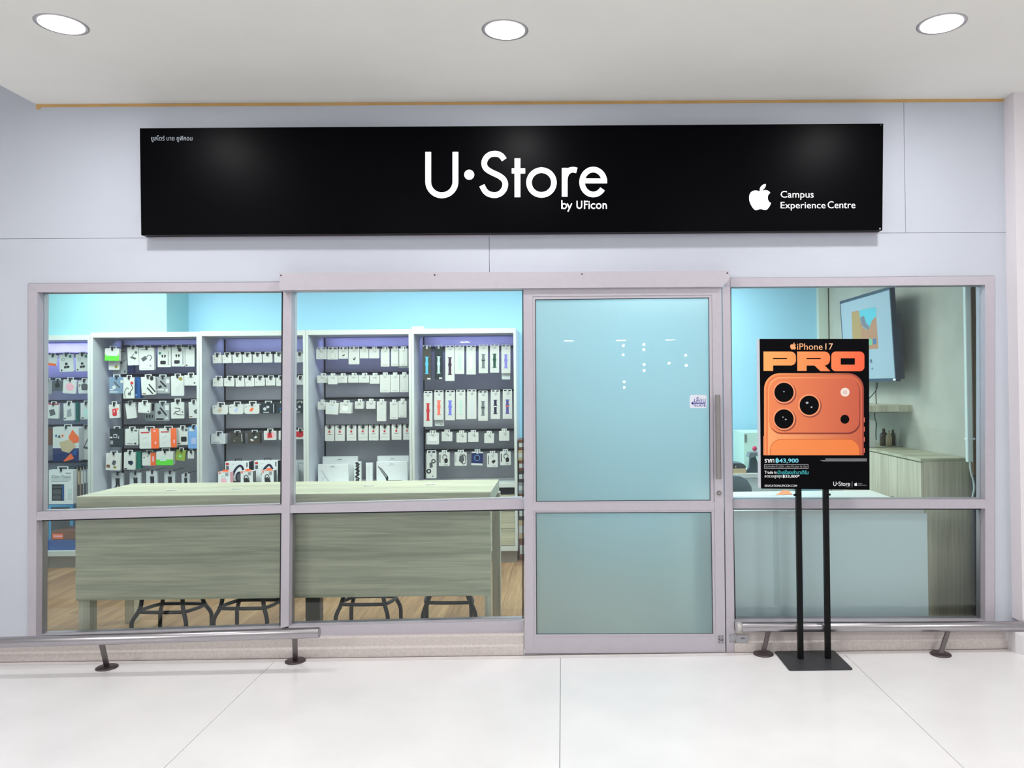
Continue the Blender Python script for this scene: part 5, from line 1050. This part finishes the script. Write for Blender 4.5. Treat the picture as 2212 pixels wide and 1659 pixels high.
# television
TVB = mat((46, 58, 78), .35, name='tv_case')
f00, f01 = at(1922, 618.8, .96), at(1935.5, 824, .96)     # near top, near bottom
zt_, zb_ = f00.z, f01.z; xt, xbm = f00.x, f01.x
yfar = 1.94
tv = thing('television', 'wall television tilted downward, showing a pale screen with a small picture', 'television', ((xt + xbm) / 2, (0.96 + yfar) / 2, zb_))
nx, nz = (zt_ - zb_), (xt - xbm); ln = math.hypot(nx, nz)
def tvp(y, v, off): # v: 0 bottom .. 1 top ; off: distance in front (towards -X)
    return (xbm + (xt - xbm) * v - off * nx / ln, y, zb_ + (zt_ - zb_) * v + off * nz / ln)
def tvq(mb, y0, y1, v0, v1, o0, o1, mi=0):
    mb.hexa([tvp(y0, v0, o1), tvp(y1, v0, o1), tvp(y1, v0, o0), tvp(y0, v0, o0), tvp(y0, v1, o1), tvp(y1, v1, o1), tvp(y1, v1, o0), tvp(y0, v1, o0)], mi)
mb = MB(); tvq(mb, .96, yfar, 0, 1, -.035, 0); mb.build('bezel', TVB, tv)
SCR = mat((150, 172, 184), .4, emit=.22, name='screen_glow')
mb = MB(); tvq(mb, .972, yfar - .02, .035, .965, 0, .001); mb.build('screen', SCR, tv)
mb = MB(); tvq(mb, 1.04, 1.75, .02, .72, -.10, -.035); mb.build('back_housing', mat((70, 78, 92), .5, name='tv_back'), tv)
mb = MB(); tvq(mb, 1.5, 1.77, .3, .55, -.12, -.10); m0 = mb.build('wall_mount', BLACK, tv)
mb = MB(); p_ = tvp(1.72, .42, -.11); mb.box(p_[0], xw(1.77) - .001, 1.67, 1.77, p_[2] - .06, p_[2] + .06); mb.build('mount_arm', BLACK, tv)
def onscreen(px, py):   # pixel -> (y, v) on the screen plane
    d = ray(px, py); n = Vector((nx / ln, 0, -nz / ln)); p0 = Vector(tvp(1, 0, .0015)); t_ = (p0 - CAM).dot(n) / d.dot(n); p = CAM + d * t_
    return p.y, (p.z - zb_) / (zt_ - zb_)
def scr(name, pts, m, off):
    P_ = [onscreen(*q) for q in pts]; n = len(P_); mb = MB()
    vs = [tvp(y, v, off) for y, v in P_] + [tvp(y, v, .0005) for y, v in P_]
    mb.add(vs, [tuple(range(n)), tuple(range(2 * n - 1, n - 1, -1))] + [(i, n + i, n + (i + 1) % n, (i + 1) % n) for i in range(n)]); return mb.build(name, m, tv)
E_ = lambda c, nm: mat(tuple(v * .86 for v in c), .4, emit=.25, name=nm)
scr('screen_picture', [(1839.3, 674), (1891.3, 663), (1897.2, 753), (1842.5, 757)], E_((196, 140, 96), 'screen_ochre'), .0015)
scr('screen_picture', [(1855.5, 670.6), (1891.3, 663.4), (1892.6, 683), (1884, 692), (1878, 708), (1872, 712), (1864, 706), (1859, 695)], E_((96, 206, 222), 'screen_cyan'), .002)
scr('screen_picture', [(1858, 686), (1866, 682), (1872, 700), (1878, 704), (1876, 712), (1868, 708), (1862, 702)], E_((128, 124, 136), 'screen_grey'), .0024)
scr('screen_picture', [(1839.6, 676), (1855, 672.5), (1858, 700), (1862, 730), (1842, 735)], E_((190, 158, 92), 'screen_tan'), .0018)
scr('screen_icon', [(1870, 733), (1883, 731.5), (1884, 745), (1871, 746)], E_((120, 206, 150), 'screen_green'), .002)
scr('screen_icon', [(1885.5, 731.5), (1892.5, 731), (1893.2, 743), (1886, 744)], E_((70, 120, 170), 'screen_blue'), .002)
scr('screen_mark', [(1878.5, 777), (1883, 776), (1884, 784), (1881, 784)], E_((80, 96, 116), 'screen_mark'), .002)
scr('screen_mark', [(1882, 795), (1886, 794), (1886.5, 798), (1883, 798.5)], E_((120, 136, 150), 'screen_mark2'), .002)
mb = MB(); tvq(mb, .965, 1.0, .012, .03, 0, .002); mb.build('status_light', mat((235, 245, 250), .3, emit=1, name='status_white'), tv)
# television cables down to the shelf
for i, pts in enumerate(([(1896, 826), (1893, 842), (1880, 858), (1874, 862)], [(1893, 826), (1892, 850), (1893, 873)])):
    Q = [tuple(at(x, y, 1.3 + .04 * i)) for x, y in smooth_path(pts, 4)]
    mb = MB(); mb.tube(Q, .0035, 6)
    tag(mb.build('cable', PM['k']), ('thin black cable curving from the television towards the poster', 'thin black cable hanging straight from the television to the shelf')[i], 'cable')
Q = [tuple(at(x, y, 1.5)) for x, y in smooth_path([(1889, 889), (1890, 905), (1893, 915), (1892, 938), (1893, 950)], 4)]
mb = MB(); mb.tube(Q, .0035, 6); tag(mb.build('cable', PM['k']), 'thin black cable below the wall shelf beside the white box', 'cable')
# white pipe, timber strip and cord at the right jamb
ypi = .17
pa, pb = at(2085.5, 700, ypi), at(2098, 1000, ypi)
pi_ = thing('cable_conduit', 'white plastic cable trunking running down beside the right window jamb', 'conduit', (pb.x, ypi, at(2095, 998, ypi).z))
zc0 = at(2095, 998, ypi).z
mb = MB(); xa, xb = at(2088, 800, ypi).x, at(2099.5, 800, ypi).x
mb.bbox(xa, xb, ypi, ypi + .03, zc0, CEI, .003); mb.build('trunking', mat((226, 240, 236), .4, name='white_plastic'), pi_)
zk = at(2100, 948, ypi).z; mb = MB(); mb.box(xa - .002, xb + .012, ypi - .003, ypi + .034, zk - .006, zk + .006); mb.build('clip', mat((236, 246, 242), .4, name='white_plastic_clip'), pi_)
Q = [tuple(at(x, y, ypi + .012)) for x, y in smooth_path([(2095, 996), (2097, 1018), (2103, 1040), (2104, 1058), (2100, 1078), (2101, 1100)], 5)]
mb = MB(); mb.tube(Q, .006, 8); mb.build('cord', mat((214, 230, 224), .5, name='white_cord'), pi_)
xa, xb = at(2100.5, 800, .2).x, at(2111, 800, .2).x
z_ = at(2105, 1027, .2).z
mb = MB(); mb.bbox(xa, xb, .2, .24, z_, CEI, .003)
o = tag(mb.build('timber_strip', wood((128, 108, 72), (86, 66, 44), 2, 'brown_timber')), 'brown timber strip between the white trunking and the right window jamb', 'timber strip')
mb = MB(); mb.bbox(xa - .002, xb + .004, .205, .235, 0, z_ - .001, .003); tag(mb.build('timber_strip', mat((26, 52, 62), .4, name='dark_teal_paint')), 'dark teal strip under the brown timber at the right jamb', 'timber strip')
# behind the desk: office chair, counter and what stands on it
ychr = 1.02
p = at(1588, 1028, ychr); p2 = at(1627, 1060, ychr)
ch = thing('office_chair', 'grey padded office chair back showing behind the white desk', 'chair', (p.x, ychr + .25, 0))
FAB = mat((104, 124, 132), .9, name='grey_fabric', noise=.1, nscale=60)
cxx, zz = p.x - .02, p.z
O_ = [(cxx + a_, zz - b_) for a_, b_ in ((-.21, .50), (-.225, .2), (-.2, .06), (-.12, .012), (0, 0), (.06, .004), (.105, .03), (.135, .08), (.15, .2), (.14, .50))]
mb = MB(); mb.prism(O_, ychr, ychr + .06); mb.build('backrest', FAB, ch)
mb = MB(); mb.prism([(cxx - .19, zz - .52), (cxx - .20, zz - .12), (cxx + .12, zz - .12), (cxx + .125, zz - .52)], ychr - .012, ychr); mb.build('backrest_pad', mat((72, 84, 90), .9, name='dark_grey_fabric'), ch)
mb = MB(); mb.prismz(rrect(cxx - .25, cxx + .22, ychr + .03, ychr + .46, .08), .42, .49); mb.build('seat', FAB, ch)
mb = MB(); mb.tube([(cxx, ychr + .25, .05), (cxx, ychr + .25, .42)], .025, 12); mb.build('gas_column', BLACK, ch)
for k in range(5):
    a_ = 2 * PI * k / 5; e_ = (cxx + .2 * math.cos(a_), ychr + .25 + .2 * math.sin(a_))
    mb = MB(); mb.tube([(cxx, ychr + .25, .085), (*e_, .065)], [.02, .014], 8); lg_ = mb.build('leg', BLACK, ch)
    mb = MB(); mb.tube([(e_[0] - .012, e_[1], .026), (e_[0] + .012, e_[1], .026)], .026, 12); mb.build('caster', BLACK, lg_)
yct = 1.56; zct = at(1600, 1024, yct).z
xc0, xc1 = at(1565, 1000, yct).x, at(1720, 1000, yct).x
ct = thing('side_counter', 'low white counter behind the office chair', 'counter', ((xc0 + xc1) / 2, yct + .2, 0))
mb = MB(); mb.box(xc0, xc1, yct, yct + .42, zct - .03, zct); mb.build('counter_top', DESKW, ct)
mb = MB(); mb.box(xc0 + .02, xc1 - .02, yct + .02, yct + .4, 0, zct - .03); mb.build('counter_body', DP, ct)
def onct(kind, label, x0, y0, x1, y1, Y, dep, m, cat, zb=None):
    a, b = at(x0, y0, Y), at(x1, y1, Y); mb = MB(); mb.bbox(a.x, b.x, Y, Y + dep, zct + .0008, a.z, .003); return tag(mb.build(kind, m), label, cat), a.z
_, zz1 = onct('paper_stack', 'yellowish stack of books under the black printer on the counter', 1572, 1013, 1612, 1023, yct + .03, .22, PM['tn'], 'books')
prn = thing('label_printer', 'small grey black printer on the stack of books behind the desk', 'printer', (at(1592, 1010, yct + .1).x, yct + .1, zz1))
a, b = at(1574, 1001, yct + .04), at(1611, 1010, yct + .04)
mb = MB(); y_ = yct + .04
mb.prism([(a.x, zz1 + .0005), (b.x, zz1 + .0005), (b.x, zz1 + .02), (b.x - .02, a.z - .004), (b.x - .045, a.z), (a.x + .02, a.z), (a.x, zz1 + .03)], y_, y_ + .16); mb.build('printer_body', mat((70, 80, 84), .4, name='printer_grey'), prn)
mb = MB(); mb.box(a.x + .045, a.x + .052, y_ - .001, y_, zz1 + .01, a.z - .006); mb.build('seam', PM['k'], prn)
mb = MB(); mb.disc((a.x + .055, y_ - .002, zz1 + .016), .006, 'y', .002, 10); mb.build('button', PM['w'], prn)
ter = thing('card_terminal', 'dark teal card terminal on a slanted neck behind the poster edge', 'terminal', (at(1628, 1000, yct + .1).x, yct + .1, zct))
TEALD = mat((48, 66, 76), .45, name='dark_teal_plastic')
y_ = yct + .08
Tq = lambda pts: [(at(x, y, y_).x, at(x, y, y_).z) for x, y in pts]
mb = MB(); q = Tq([(1622, 985), (1632, 985), (1640, 1010), (1641, 1023.2), (1612, 1023.2), (1620, 1010)]); q = [(x, max(z, zct + .0005)) for x, z in q]; mb.prism(q, y_, y_ + .05); mb.build('neck', TEALD, ter)
mb = MB(); mb.prism(Tq([(1619, 977), (1648, 976), (1650, 983), (1634, 985), (1620, 989), (1616, 988)]), y_ - .02, y_ + .07); mb.build('display_head', mat((120, 134, 140), .5, name='grey_plastic'), ter)
o = stander('office_locker', 'pale grey locker with a dark oblong handle behind the counter', (1606.5, 934, 1690, 1010), 2.1, .4, 'aq', (), cat='locker', zbot=0)
mb = MB(); q = roundrect(1608.5, 938, 1613, 956, 2, 4); mb.prism(xz(q, 2.1), 2.096, 2.1); mb.build('handle', mat((110, 124, 116), .5, name='handle_grey'), o)
q = at(1630, 969, yct + .2); mb = MB(); mb.lathe((q.x, yct + .2, q.z), [(0, -.022), (.014, -.017), (.02, 0), (.014, .017), (0, .022)], 16)
fl = thing('red_pen_pot', 'red topped pen standing behind the card terminal', 'pen', (q.x, yct + .2, zct))
o = mb.build('red_cap', mat((206, 44, 96), .4, name='magenta_cap'), fl)
mb = MB(); mb.tube([(q.x, yct + .205, zct + .0008), (q.x, yct + .2, q.z - .015)], .004, 8); mb.build('stem', PM['w'], fl)
